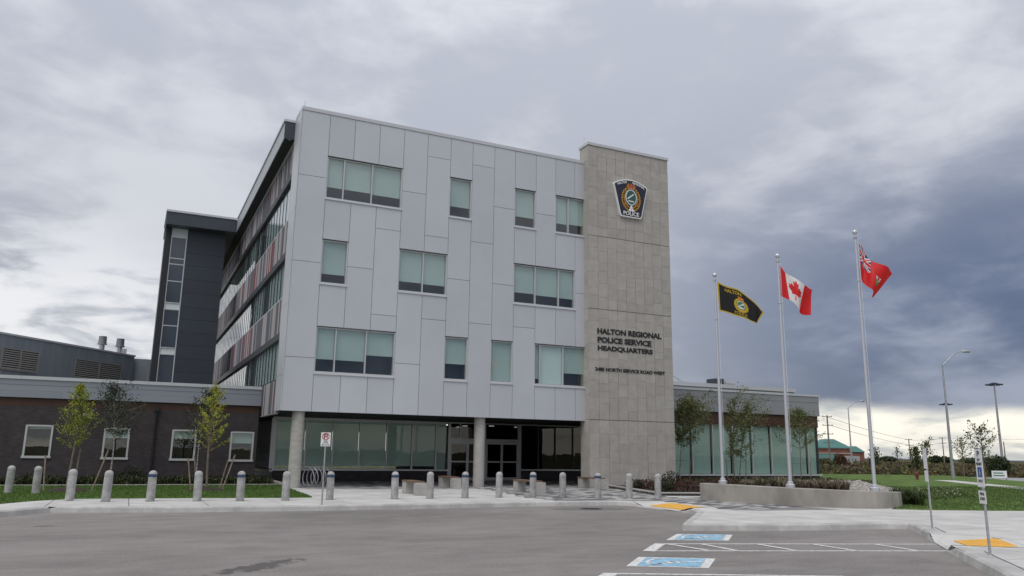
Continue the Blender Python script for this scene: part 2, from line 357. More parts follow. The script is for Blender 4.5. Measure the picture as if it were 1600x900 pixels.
def text_mesh(txt, x, z, wd, ht, y, mb_depth=.03, bold=.02, ang=0, fn=None):
    """letters in the x,z plane, baseline start x,z, fitted to width wd and cap height ht; front at y"""
    cu = bpy.data.curves.new('t', 'FONT'); cu.body = txt; cu.size = 1; cu.offset = bold; cu.resolution_u = 3; cu.extrude = .5
    o = bpy.data.objects.new('t', cu); COL.objects.link(o); bpy.context.view_layer.update()
    me = bpy.data.meshes.new_from_object(o.evaluated_get(bpy.context.evaluated_depsgraph_get())); bpy.data.objects.remove(o); bpy.data.curves.remove(cu)
    xs = [v.co.x for v in me.vertices]; ys = [v.co.y for v in me.vertices]; x0, x1, y0, y1 = min(xs), max(xs), min(ys), max(ys)
    for v in me.vertices:
        a = (v.co.x-x0)/(x1-x0)*wd; b = (v.co.y-y0)/(y1-y0)*ht; d = v.co.z
        if fn: v.co = fn(a, b, d)
        else: v.co = (x+a*math.cos(ang)-b*math.sin(ang), y-(d+.5)*mb_depth, z+a*math.sin(ang)+b*math.cos(ang))
    return me
# ================================================================== SETTING
VH = Vector((.43, .903, 0)).normalized()                 # horizontal view direction
# ground to the horizon, lake
g = MB(); n = 48
g.poly([(20000*math.cos(2*math.pi*i/n), 20000*math.sin(2*math.pi*i/n), -.06) for i in range(n)])
struct('ground', g, mat('field_ground', (.075,.068,.035), .95, var=.35, vscale=.05, vdetail=8, spec=.1))
g = MB(); a0 = math.atan2(.95, .30); a1 = math.atan2(-.35, .95); pts = []
for i in range(13):
    a = a0+(a1-a0)*i/12; pts.append((1500*math.cos(a), 1500*math.sin(a), .3))
for i in range(13):
    a = a1+(a0-a1)*i/12; pts.append((19500*math.cos(a), 19500*math.sin(a), .3))
g.poly(pts[::-1]); struct('lake_water', g, LAKE)
# parking lot asphalt
g = MB(); g.poly([(-70,-60,0),(40,-60,0),(40,12,0),(22,22,0),(18,27,0),(-5,27,0),(-70,27,0)]); struct('parking_lot', g, MATS['asphalt'])
# sidewalk base slab
FRONT = [(-16,7),(-6.2,19.3),(-2.68,23.78),(-1.72,25.05),(-.6,24.75),(1.71,24.25),(5.26,24.0),(8.24,24.0),(11.64,24.15),(14.2,24.25),(15.7,24.1),(16.0,23.5),(15.9,22.4),(15.95,21.4),(15.85,20.3),(15.2,19.1),(12.35,16.1),(12.12,15.75),(12.5,15.55),(13.36,15.33),(14.54,14.95),(15.81,14.72),(17.6,14.55),(17.95,14.25),(17.75,13.9),(16.12,12.28),(14.07,10.22),(12.25,8.32),(9,5.0),(3,-1)]
BACK = [(3,-9),(34,-9),(34,14),(27,17),(27,60),(-40,60),(-40,7)]
FIN_ = [(FRONT[i][0]-t_[1]*.09, FRONT[i][1]+t_[0]*.09) for i in range(len(FRONT)) for t_ in [tuple((Vector(FRONT[min(i+1,len(FRONT)-1)])-Vector(FRONT[max(i-1,0)])).normalized())]]
S1 = FIN_[:12]+[(17.25,23.1),(17.2,20.7)]+FIN_[14:]+BACK
i_ = FRONT.index((16.12,12.28)); S1[i_:i_+2] = [(16.0,12.16),(16.95,11.25),(15.35,9.55),(14.3,10.45)]
g = MB(); g.prism(S1, -.05, .142); side_walk = struct('sidewalk', g, CONCJ)
LAWN_L = [(-14,12),(-6.3,22.0),(-3.05,26.5),(-2.29,27.8),(-1.45,28.55),(-.77,28.6),(2.06,28.32),(4.96,27.95),(5.85,27.93),(6.0,29.2),(6.05,31.0),(6.2,33.5),(6.45,37.7),(-14,38.0),(-40,38.0),(-40,12)]
PAVE = [(6.95,34.4),(10,33.5),(14.4,33.9),(14.6,32.0),(13.5,26.8),(13.6,24.5),(15.55,24.4),(17.3,23.6),(17.35,22.4),(17.35,20.6),(16.6,19.9),(17.4,18.9),(20.3,18.55),(20.3,20.0),(19.3,22.6),(19.2,25.3),(19.3,27.0),(21.5,34.4),(26,36),(26,42.3),(6.9,42.3)]
BED_R = [(21.45,34.1),(19.3,26.7),(21.3,26.2),(27,26.5),(31,33),(42.5,36.5),(42.5,40.4),(26,40.4),(26,34.1)]
k = 0
for ix in range(-7, 16):
    for iy in range(0, 20):
        x0, y0 = -3.9+ix*2.05, 2.5+iy*2.05
        p = clip_rect(S1, x0+.012, x0+2.038, y0+.012, y0+2.038)
        if len(p) < 3 or area(p) < .01: continue
        cs = [(x0+a*2.05, y0+b*2.05) for a in (.02,.5,.98) for b in (.02,.5,.98)]
        if all(inside(c, LAWN_L) or inside(c, PAVE) or inside(c, BED_R) for c in cs) or y0 > 37: continue
        if x0 < -6 or x0 > 27: continue
        m = MB(); vs, _, fs, *_r = delaunay_2d_cdt([Vector(q) for q in p], [], [list(range(len(p)))], 1, 1e-5)
        m.v = [(v_.x, v_.y, .150) for v_ in vs]; m.f = [tuple(f_) for f_ in fs]; m.m = [0]*len(m.f)
        for a_, b_ in zip(p, p[1:]+p[:1]): m.quad((*a_, .12), (*b_, .12), (*b_, .1499), (*a_, .1499))
        m.build('slab', CONC, side_walk, label='pale concrete sidewalk slab' if k == 0 else None); k += 1
# kerb stones along the lot edge
def offset_poly(pts, d):
    out = []
    for i, p in enumerate(pts):
        a = Vector(pts[max(i-1,0)]); b = Vector(pts[min(i+1,len(pts)-1)]); t = (b-a).normalized(); out.append((p[0]-t.y*d, p[1]+t.x*d))
    return out
def fine(pts, step):
    out = []
    for a, b in zip(pts, pts[1:]):
        L = math.dist(a, b); n_ = max(1, round(L/step))
        out += [(a[0]+(b[0]-a[0])*i/n_, a[1]+(b[1]-a[1])*i/n_) for i in range(n_)]
    return out+[pts[-1]]
kp = fine(FRONT[1:-1], .3)
def kerb_width(p): return .34 if p[1] < 14.6 and p[0] > 8 else .2
inn = [offset_poly(kp, kerb_width(p))[i] for i, p in enumerate(kp)]
outb = offset_poly(kp, -.035); intop = offset_poly(kp, .045)
def kerb_h(p):
    for c, r in (((15.9,21.9), 1.75), ((15.15,11.3), 1.45)):
        d = math.dist(p, c)
        if d < r: return .155-.125*min(1, (r-d)/.6)
    return .155
step = 8
for i in range(0, len(kp)-1, step):
    m = MB(); e = min(i+step, len(kp)-1)
    for j in range(i, e):
        f0 = .012 if j == i else 0
        def lp(L, j, f): return (L[j][0]+(L[j+1][0]-L[j][0])*f, L[j][1]+(L[j+1][1]-L[j][1])*f)
        A = [lp(outb, j, f0), lp(kp, j, f0), lp(intop, j, f0), lp(inn, j, f0)]; B = [outb[j+1], kp[j+1], intop[j+1], inn[j+1]]
        ha, hb = kerb_h(kp[j]), kerb_h(kp[j+1])
        za = [-.02, ha-.035, ha, ha]; zb = [-.02, hb-.035, hb, hb]
        for q in range(3):
            m.quad((*A[q], za[q]), (*B[q], zb[q]), (*B[q+1], zb[q+1]), (*A[q+1], za[q+1]))
    m.build('kerb_stone', KERB, side_walk, smooth=True)
for A_, B_, C_, D_ in (((16.0,23.45),(15.9,20.38),(17.17,20.73),(17.22,23.07)),((15.95,12.12),(14.35,10.49),(15.37,9.6),(16.9,11.22))):
    m = MB(); a_, b_ = Vector(A_), Vector(B_); m.quad((*A_, .152), (*a_.lerp(b_,.18), .02), (*Vector(D_).lerp(Vector(C_),.12), .152), (*D_, .152)); m.quad((*a_.lerp(b_,.18), .02), (*a_.lerp(b_,.82), .02), (*Vector(D_).lerp(Vector(C_),.88), .152), (*Vector(D_).lerp(Vector(C_),.12), .152)); m.quad((*a_.lerp(b_,.82), .02), (*B_, .152), (*C_, .152), (*Vector(D_).lerp(Vector(C_),.88), .152)); m.build('ramp', CONC, side_walk)
# dark seal joint behind the wide kerb
m = MB(); J = [p for p in inn if p[1] < 14.9 and p[0] > 8.5]; J = [p for p in J[3:] if p[1] < 13.4 and not 9.7 < p[1] < 12.1]
for a, b, c, d in zip(J, J[1:], offset_poly(J, .035), offset_poly(J, .035)[1:]):
    if math.dist(a, b) < .8: m.quad((*a, .1535), (*b, .1535), (*d, .1535), (*c, .1535))
m.build('expansion_joint', DJOINT, side_walk)
# lawns
g = MB(); g.prism(LAWN_L, .0, .168); struct('lawn', g, GRASS)
LAWN_R = [(24.1,19.2),(22.3,18.25),(23.1,17.7),(26.2,16.5),(48,8.2),(55,28),(61.57,38.0),(70.3,49.0),(73,53),(66,57),(58,58.5),(48,57),(44.5,50),(44.5,41),(42.7,36.3),(31.2,32.7),(27.2,26.3),(26.5,23)]
g = MB(); g.prism(LAWN_R, -.05, .168); struct('lawn', g, GRASSR)
# far road and footpath
ru = Vector((.63, .776)); rn = Vector((.776, -.63)); g = MB()
for s0, s1 in ((-60, 21),):
    a = Vector((61.7, 38.4))+ru*s0; b = Vector((61.7, 38.4))+ru*s1
    g.quad((*a, .02), (*(a+rn*11), .02), (*(b+rn*11), .02), (*b, .02))
struct('road', g, ROADM)
g = MB()
for s0, s1 in ((-60, 9),):
    a = Vector((50, 34.7))+ru*s0; b = Vector((50, 34.7))+ru*s1
    g.quad((*a, .176), (*(a+rn*1.5), .176), (*(b+rn*1.5), .176), (*b, .176))
struct('footpath', g, CONC)
# plaza pavers
g = MB(); g.prism(PAVE, .10, .153); plaza = struct('plaza', g, mat('paver_bed', (.20,.195,.19), .9))
P1 = mat('paver_light', (.40,.385,.37), .85, var=.1, vscale=4); P2 = mat('paver_mid', (.245,.24,.24), .85, var=.1, vscale=4); P3 = mat('paver_dark', (.115,.115,.122), .85, var=.1, vscale=4)
m = MB(); rp = random.Random(3); ca, sa = math.cos(.35), math.sin(.35)
for iy in range(-10, 110):
    for ix in range(-20, 70):
        lx, ly = ix*.46+(.23 if iy % 2 else 0), iy*.23
        c = (8+lx*ca-ly*sa+.23, 18+lx*sa+ly*ca+.1)
        if not inside(c, PAVE): continue
        nv = noise.noise((c[0]*.9, c[1]*.9, 0)); r = rp.random()+nv*.25; mi = 0 if r < .42 else (1 if r < .62 else 2)
        h = .158+rp.random()*.002; q = [(dx_*.452, dy_*.222) for dx_, dy_ in ((0,0),(1,0),(1,1),(0,1))]
        m.quad(*[(8+(lx+a)*ca-(ly+b)*sa, 18+(lx+a)*sa+(ly+b)*ca, h) for a, b in q], mi=mi)
m.build('pavers', [P1, P2, P3], plaza, kind='stuff')
# planting beds
g = MB(); g.prism([(-40,38.1),(6.35,37.95),(6.55,43),(-40,43)], .05, .19); bed_l = struct('planting_bed', g, SOIL)
m = MB(); m.prism([(-40,37.78),(6.5,37.72),(6.5,37.94),(-40,38.0)], .05, .205); m.build('edging_kerb', KERB, bed_l)
m = MB(); m.prism([(6.42,37.96),(6.62,37.96),(6.78,43.0),(6.58,43.0)], .05, .26); m.build('edging_kerb', KERB, bed_l)
g = MB(); g.prism(BED_R, .05, .24); bed_r = struct('planting_bed', g, SOIL)
for a, b in zip(BED_R[:5], BED_R[1:6]):
    d = (Vector(b)-Vector(a)).normalized(); nrm = Vector((-d.y, d.x))*-.16
    m = MB(); m.prism([a, b, (b[0]-nrm.x, b[1]-nrm.y), (a[0]-nrm.x, a[1]-nrm.y)][::1], .05, .285+random.random()*.004); m.build('edging_kerb', KERB, bed_r)
# tactile plates
TB = MB()
def tactile(name, q, zf, label):
    t = thing(name, label, 'tactile plate', (*q[0], zf(Vector(q[0])))); m = MB(); Q = [(*p, zf(Vector(p))+.016) for p in q]; m.poly(Q); E_ = [(a, b, c-.05) for a, b, c in Q]
    for i in range(4): m.quad(E_[i], E_[(i+1)%4], Q[(i+1)%4], Q[i])
    m.build('plate', YELLOW, t)
    m = MB(); A, B, C_, D = [Vector(p) for p in q]
    for i in range(1, 14):
        for j in range(1, 8):
            u, v = i/14, j/8; p = A*(1-u)*(1-v)+B*u*(1-v)+C_*u*v+D*(1-u)*v; r = .022
            m.prism([(p.x+r*math.cos(k*1.571), p.y+r*math.sin(k*1.571)) for k in range(4)], zf(p)+.015, zf(p)+.023)
    m.build('studs', YELLOW, t, kind='stuff')
tactile('tactile_plate', [(16.12,20.95),(16.9,20.95),(17.0,22.75),(16.2,22.85)], lambda p: .024+.132*min(1, max(0, (p.x-15.85)/1.45)), 'yellow tactile warning plate by the plaza ramp near the end bollard')
tactile('tactile_plate', [(14.95,10.45),(15.5,9.95),(16.55,11.05),(15.9,11.55)], lambda p: .024+.132*min(1, max(0, ((p.x-15.15)*.72-(p.y-11.3)*.69)/1.42)), 'yellow tactile warning plate on the sidewalk beside the accessible parking sign posts')
# parking markings
def strip(mb, a, b, wd, z, mi=0):
    a, b = Vector(a), Vector(b); t = (b-a).normalized(); nr = Vector((-t.y, t.x))*wd/2
    mb.quad((*(a-nr), z), (*(b-nr), z), (*(b+nr), z), (*(a+nr), z), mi)
lot = bpy.data.objects['parking_lot']
m = MB(); z = .004
strip(m, (9.82,13.57), (15.6,11.62), .10, z); strip(m, (8.92,12.66), (14.72,10.70), .10, z)
strip(m, (9.87,13.60), (8.88,12.61), .22, z+.002)
for a, b in (((9.95,13.45),(10.05,12.35)),((10.62,13.28),(10.55,12.10)),((11.73,12.92),(11.68,11.72)),((12.86,12.54),(12.80,11.34)),((14.15,12.10),(14.0,10.94))): strip(m, a, b, .11, z+.004)
strip(m, (6.62,10.55), (9.9,9.05), .10, z); strip(m, (6.7,10.5), (5.6,9.4), .22, z+.002); strip(m, (5.6,9.4), (9.0,7.9), .10, z)
m.build('line_marking', PAINTW, lot, label='white hatched aisle lines between the accessible bays')
def wheelchair(q):
    A, B, C_, D = [Vector(p) for p in q]      # A top-left, B bottom-left, C bottom-right, D top-right seen in the photograph
    def uv(u, v): return (A*(1-u)*(1-v)+D*u*(1-v)+C_*u*v+B*(1-u)*v)
    m = MB(); m.poly([(*uv(*c), .004) for c in ((0,0),(0,1),(1,1),(1,0))]); m.build('bay_marking', PAINTW, lot)
    m = MB(); m.poly([(*uv(*c), .008) for c in ((.115,.075),(.115,.925),(.885,.925),(.885,.075))]); m.build('bay_marking', PAINTB, lot)
    m = MB(); z = .012
    def st(pts, wd):
        for a, b in zip(pts, pts[1:]): strip(m, uv(*a), uv(*b), wd, z)
    st([(.30+.11*math.cos(a), .5+.30*math.sin(a)) for a in [math.radians(40+i*22) for i in range(13)]], .07)   # wheel
    st([(.80,.46),(.50,.46),(.40,.52)], .085); st([(.50,.46),(.47,.68),(.36,.72),(.28,.80)], .08); st([(.60,.46),(.58,.62)], .06)
    c = uv(.85, .46); m.poly([(c.x+.06*math.cos(i*.785), c.y+.06*math.sin(i*.785), z) for i in range(8)])
    m.build('wheelchair_symbol', PAINTW, lot)
wheelchair([(11.42,15.1),(10.39,14.12),(11.62,13.6),(12.55,14.55)])
wheelchair([(8.23,11.99),(7.37,11.09),(8.51,10.46),(9.4,11.36)])
# catch basin in the asphalt
t = thing('drain_grate', 'dark round drain cover set in the asphalt in front of the kerb', 'drain cover', (13.8,22.75,0))
m = MB(); m.lathe([(.36,.0),(.36,.010),(.33,.012)], (13.8,22.75,0), 24); m.build('ring', mat('cast_iron', (.05,.048,.046), .7), t)
m = MB()
for i in range(-4, 5): m.box(13.8-.28*math.cos(abs(i)*.33), 13.8+.28*math.cos(abs(i)*.33), 22.75+i*.06-.018, 22.75+i*.06+.018, .012, .016)
m.build('bars', DJOINT, t)
# planter wall with flagpoles
PF = [(19.05,23.75),(19.5,22.5),(19.78,21.3),(20.3,20.05),(20.9,19.25),(22.0,18.55),(23.1,18.62),(24.3,19.45)]
PZ = [.76,.745,.735,.725,.71,.69,.66,.62]
planter = thing('planter_wall', 'low curved concrete planter wall carrying the three flagpoles', 'planter', (20.9,19.25,.1))
m = MB(); bk = offset_poly(PF, .5)
pf, pz, pb = [], [], []
for i in range(len(PF)-1):
    for j in range(4):
        f = j/4; pf.append(tuple(PF[i][q]*(1-f)+PF[i+1][q]*f for q in (0,1))); pb.append(tuple(bk[i][q]*(1-f)+bk[i+1][q]*f for q in (0,1))); pz.append(PZ[i]*(1-f)+PZ[i+1]*f)
pf.append(PF[-1]); pb.append(bk[-1]); pz.append(PZ[-1])
for i in range(len(pf)-1):
    m.quad((*pf[i], .1), (*pf[i+1], .1), (*pf[i+1], pz[i+1]-.012), (*pf[i], pz[i]-.012)); 
    c0 = tuple(pf[i][q]*.97+pb[i][q]*.03 for q in (0,1)); c1 = tuple(pf[i+1][q]*.97+pb[i+1][q]*.03 for q in (0,1))
    m.quad((*pf[i], pz[i]-.012), (*pf[i+1], pz[i+1]-.012), (*c1, pz[i+1]), (*c0, pz[i])); m.quad((*c0, pz[i]), (*c1, pz[i+1]), (*pb[i+1], pz[i+1]), (*pb[i], pz[i])); m.quad((*pb[i], pz[i]), (*pb[i+1], pz[i+1]), (*pb[i+1], .1), (*pb[i], .1))
m.quad((*pf[0], .1), (*pf[0], pz[0]), (*pb[0], pz[0]), (*pb[0], .1)); m.quad((*pf[-1], .1), (*pb[-1], .1), (*pb[-1], pz[-1]), (*pf[-1], pz[-1]))
m.build('wall', CWALL, planter)
m = MB(); m.poly([(*p, .63) for p in pb[:20]]+[(25,22.5,.62),(25,25.2,.7),(19.6,25.2,.62)]); m.build('soil', SOIL, planter)
m = MB(); m.poly([(*p, .585) for p in pb[18:]]+[(26.5,21.2,.6),(28.5,25.0,.78),(25,24.9,.80),(24.5,21.8,.64)]); m.build('gravel_fill', GRAVEL, planter)
m = MB(); rg = random.Random(5)
for i in range(900):
    u, v = rg.random(), rg.random(); p = Vector((22.0,19.6)).lerp(Vector((24.6,20.2)), u).lerp(Vector((25.3,24.5)).lerp(Vector((28.2,24.6)), u), v); r = .04+rg.random()*.05; z = .57+.2*v
    m.lathe([(r*.55,-.01),(r,r*.35),(r*.6,r*.75)], (p.x, p.y, z), 5)
m.build('pebbles', GRAVEL, planter, kind='stuff', smooth=False)
# ================================================================== BUILDINGS
YF = 34.6
XC = [5.70,6.98,8.17,9.38,10.59,11.80,13.01,14.19,15.40,16.57,17.78,18.94,20.10,20.80]
Z0, Z1 = 3.37, 17.06
LV = {1: (5.06, 7.08), 2: (9.05, 11.06), 3: (13.02, 15.02)}
WIN = [  # first col, last col, level, mullion x list, blind bottoms as share of height per pane, label
 (1,3,3,[7.78,9.12],[.70,.70,.72],'three-pane window, top row, nearest the left corner'),
 (6,6,3,[],[.70],'single-pane window, top row, second from the left corner'),
 (9,9,3,[],[.70],'single-pane window, top row, third from the left corner'),
 (11,12,3,[19.72],[.72,.70],'two-pane window, top row, beside the stone wall'),
 (1,1,2,[],[.76],'single-pane window, middle row, nearest the left corner'),
 (4,5,2,[11.80],[.74,.75],'two-pane window in the middle of the middle row'),
 (9,11,2,[17.80,19.15],[.70,.72,.73],'three-pane window, middle row, nearest the stone wall'),
 (1,3,1,[7.86,9.24],[.69,.69,.54],'three-pane window, bottom row, nearest the left corner'),
 (6,6,1,[],[.61],'single-pane window, bottom row, with half drawn blind'),
 (8,8,1,[],[.95],'single-pane window, bottom row, with fully drawn blind'),
 (10,12,1,[18.10,19.42],[.84,.95,.66],'three-pane window, bottom row, beside the stone wall')]
bld = thing('office_building', 'four-storey silver panelled police headquarters block with overhanging upper floors', 'building', (13,36,.15))
# vertical runs of panel per column
HJ = {0:[13.95,9.95,5.68],2:[9.93],3:[11.91,7.84],4:[13.93,5.68],5:[15.91,11.89,7.84],6:[9.91],7:[15.89,11.9,7.84],8:[13.87,9.91],9:[7.85],10:[13.87],12:[9.90]}
core = MB()
for c in range(13):
    x0, x1 = XC[c], XC[c+1]
    holes = sorted([LV[l] for a, b, l, *_ in WIN if a <= c <= b]); z = Z0; runs = []
    for h in holes: runs.append((z, h[0])); z = h[1]
    runs.append((z, Z1))
    for a, b in runs:
        core.box(x0, x1, YF+.05, YF+.30, a+(.0 if a > Z0 else .02), b)
        cuts = [a]+sorted(j for j in HJ.get(c, []) if a+.05 < j < b-.05)+[b]
        for p, q in zip(cuts, cuts[1:]):
            m = MB(); gz = .009; m.box(x0+.009, x1-.009, YF, YF+.045, p+(gz if p > Z0 else 0), q-gz)
            m.build('panel', PANEL, bld)
core.build('core_wall', DJOINT, bld)
m = MB(); m.box(XC[0]-.03, XC[-1]+.0, YF-.03, YF+.55, Z1+.0, Z1+.17); m.build('coping', COPE, bld)
# windows
for a, b, l, mul, bl, lab in WIN:
    x0, x1 = XC[a]+.0, XC[b+1]-.0; z0, z1 = LV[l]; y = YF
    f = MB(); fw = .055
    f.box(x0, x0+fw, y+.06, y+.22, z0, z1); f.box(x1-fw, x1, y+.02, y+.22, z0, z1)
    f.box(x0+fw, x1-fw, y+.06, y+.22, z1-fw, z1); f.box(x0+fw, x1-fw, y+.06, y+.22, z0, z0+.06)
    for xm in mul: f.box(xm-.025, xm+.025, y+.055, y+.20, z0+.06, z1-fw)
    wn = f.build('window', ALU, bld, label=lab)
    s = MB(); s.box(x0-.02, x1+.02, y-.05, y+.055, z0-.075, z0-.0); s.build('sill', mat('bright_sill', (.62,.63,.66), .4, .2), wn)
    h = MB(); h.box(x0, x1, y-.004, y+.058, z1-.0, z1+.03); h.build('head_flashing', DJOINT, wn)
    xs = [x0+fw]+mul+[x1-fw]
    for i in range(len(xs)-1):
        p, q = xs[i]+(.025 if i else 0), xs[i+1]-(.025 if i < len(xs)-2 else 0)
        g = MB(); g.box(p, q, y+.12, y+.13, z0+.06, z1-fw); g.build('pane', GLASS, wn)
        zb = z1-(z1-z0)*bl[i]; g = MB(); g.box(p+.01, q-.01, y+.19, y+.194, zb, z1-fw); g.box(p+.01, q-.01, y+.185, y+.20, zb-.02, zb); g.build('blind', BLIND if (l, i) != (1, 1) or a == 1 else BLINDW, wn)
    r = MB(); r.quad((x0,y+.9,z0),(x1,y+.9,z0),(x1,y+.9,z1),(x0,y+.9,z1)); r.quad((x0,y+.3,z0),(x1,y+.3,z0),(x1,y+.9,z0),(x0,y+.9,z0)); r.quad((x0,y+.3,z1),(x0,y+.9,z1),(x1,y+.9,z1),(x1,y+.3,z1))
    r.quad((x0,y+.3,z0),(x0,y+.9,z0),(x0,y+.9,z1),(x0,y+.3,z1)); r.quad((x1,y+.3,z0),(x1,y+.3,z1),(x1,y+.9,z1),(x1,y+.9,z0)); r.build('room', ROOM, wn)
# corner return of the front wall
for p, q in zip([Z0,4.9,8.05,12.35,16.6], [4.9,8.05,12.35,16.6,Z1]):
    m = MB(); m.box(XC[0]-.04, XC[0]-.0, YF+.012, YF+1.55, p+.008, q-.008); m.build('corner_panel', PANEL, bld)
m = MB(); m.box(XC[0]+.0, XC[0]+.3, YF+.31, YF+1.6, Z0+.03, Z1); m.build('corner_core', DJOINT, bld)
m = MB(); m.box(XC[0]-.05, XC[0]+.3, YF+.55, YF+1.6, Z1, Z1+.165); m.build('coping', COPE, bld)
# body, roof, soffit
m = MB(); m.box(5.95, 25.6, 36.3, 74, 3.45, 16.0); m.build('body', ROOMD, bld)
m = MB(); m.box(5.76, 25.6, 36.32, 72, 16.1, 16.85); m.build('roof_slab', DARKF, bld)
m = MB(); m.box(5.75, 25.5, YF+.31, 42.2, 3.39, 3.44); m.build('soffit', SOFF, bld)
m = MB(); m.box(25.5, 25.75, 35.05, 70, 3.4, 16.05); m.build('end_wall', DARKM, bld)
# canopy along the side wall, turning over the stair tower
def canopy(m, x0, x1, y0, y1): m.box(x0, x1, y0, y1, 16.12, 16.95)
m = MB(); m.prism([(5.18,36.25),(5.41,36.25),(5.41,73),(5.18,73)], 16.13, 16.98); m.build('canopy_fascia', mat('canopy_side_lit', (.40,.42,.45), .4, .2), bld)  # paler than the canopy front: the light on this side is in its colour
m = MB(); m.prism([(5.185,36.15),(5.66,36.15),(5.66,36.245),(5.185,36.245)], 16.13, 16.98); m.build('canopy_end', DARKF, bld)
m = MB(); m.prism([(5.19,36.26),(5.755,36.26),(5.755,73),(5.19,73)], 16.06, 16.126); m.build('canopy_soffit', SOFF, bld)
m = MB(); m.box(5.13, 5.7, 36.12, 54.4, 16.985, 17.10); m.build('coping', COPE, bld)
# side wall: glass bands and finned bands
XS = 5.80
BANDS = [(14.62,15.98,36.2,73),(10.75,12.30,36.2,73),(6.95,8.55,36.2,73),(3.32,4.80,36.2,40.45)]
GL = [(12.36,14.3),(8.62,10.47),(4.86,6.66)]
rf = random.Random(11); mat('window_header', (.022,.024,.028), .5)
def finmesh(h, up, m_):
    mb = MB(); w0, w1 = (.30, .07) if up else (.07, .30)
    mb.v += [(-.0,-w0/2,0),(-.0,w0/2,0),(-.09,0,0),(-.0,-w1/2,h),(-.0,w1/2,h),(-.09,0.0,h)]
    for q in ((0,2,5,3),(2,1,4,5),(1,0,3,4)): mb.f.append(q); mb.m.append(0)
    mb.f += [(0,1,2),(3,5,4)]; mb.m += [0,0]
    return mb.mesh('fin', m_)
for bi, (z0, z1, y0, y1) in enumerate(BANDS):
    m = MB(); m.box(XS, XS+.1, y0, y1, z0, z1); m.build('band_panel', FINA if bi < 3 else FING, bld)
    cache = {}; ns = 0; y = y0+.15
    while y < y1-.1:
        r = rf.random(); nv = noise.noise((y*.35, bi*7.3, 0))
        mt = FINR if (nv > .18 and r < .32) or r < .03 else (FINB if r < .54 else (FING if r < .66 else FINA))
        key = (mt.name, ns % 2)
        if key not in cache: cache[key] = finmesh(z1-z0, ns % 2, mt)
        if y < 69.3: inst('fin', cache[key], (XS, y, z0), bld)
        y += .345 if bi < 3 else .30; ns += 1
    m = MB(); m.box(XS-.10, XS+.05, y0, y1, z0-.30 if bi < 3 else z0-.05, z0-.0); m.build('band_sill', MATS['window_header'] if bi < 3 else GALV, bld)
    if bi < 3:
        m = MB(); m.box(XS-.07, XS+.05, y0, y1, z1+.0, z1+.055); m.build('band_cap', COPE if bi else ALU, bld)
m = MB(); m.box(XS-.15, XS+.06, 36.2, 73, 15.985, 16.055); m.build('top_trim', COPE, bld)
paneme = {}
for gi, (z0, z1) in enumerate(GL):
    fr = MB(); yy = 36.25; w_ = .95; rows = []
    while yy < 73: rows.append(yy); yy += w_
    fr.box(XS+.01, XS+.09, rows[0], rows[-1], z0+.0, z0+.03)
    gw = fr.build('window_band', DARKF, bld)
    q = MB(); q.box(.02, .07, -.02, .02, z0+.03, z1); mlm = q.mesh('mullion', DARKF)
    for yv in rows: inst('mullion', mlm, (XS, yv, 0), gw)
    for i, yv in enumerate(rows[:-1]):
        if gi not in paneme:
            q = MB(); q.box(.035, .045, .022, w_-.022, z0, z1); paneme[gi] = [q.mesh('pane', GLASS)]
            q = MB(); q.box(.10, .105, .03, w_-.03, z0, z1); paneme[gi].append(q.mesh('blind', BLINDW))
        inst('pane', paneme[gi][0], (XS, yv, 0), gw)
        if i < 6 or rf.random() < .62: inst('blind', paneme[gi][1], (XS, yv, 0), gw)
# ground floor: recessed glazed wall
YG = 42.0
def gx(v): return v*.988
m = MB(); m.box(6.78, 16.25, YG, YG+.3, .12, .70); m.box(20.75, 25.6, YG, YG+.3, .12, .74); m.build('plinth', BRICK, bld)
m = MB(); m.box(6.70, 16.25, YG-.06, YG+.1, .70, .79); m.box(20.72, 25.6, YG-.06, YG+.1, .74, .82); m.build('sill', ALU, bld)
mulx = [gx(v) for v in (6.85,8.40,9.84,11.28,12.80,14.25,15.66,16.32)]
for i, (a, b) in enumerate(zip(mulx, mulx[1:])):
    f = MB(); f.box(a-.04, a+.03, YG-.02, YG+.1, .79, 3.32); f.box(a+.03, b-.04, YG-.02, YG+.1, 3.24, 3.32)
    if i == 0: f.box(a-.24, a-.04, YG-.03, YG+.1, .79, 3.32)
    wn = f.build('shopfront_window', ALU, bld)
    q = MB(); q.box(a+.03, b-.04, YG+.04, YG+.05, .79, 3.24); q.build('pane', GLASSG, wn)
    q = MB(); q.box(a+.04, b-.05, YG+.12, YG+.125, .95 if i < 6 else .8, 3.24); q.build('blind', BLINDG if i < 6 else BLINDW, wn)
m = MB(); m.box(6.6, 25.6, YG-.02, YG+.1, 3.321, 3.388); m.build('head_rail', ALU, bld)
xd = [gx(v) for v in (21.0,22.14,23.28,24.51,25.8)]
for a, b in zip(xd, xd[1:]):
    f = MB(); f.box(a-.035, a+.035, YG-.02, YG+.1, .82, 3.32)
    wn = f.build('shopfront_window', DARKF, bld); q = MB(); q.box(a+.035, b-.035, YG+.04, YG+.05, .82, 3.32); q.build('pane', GLASSD, wn)
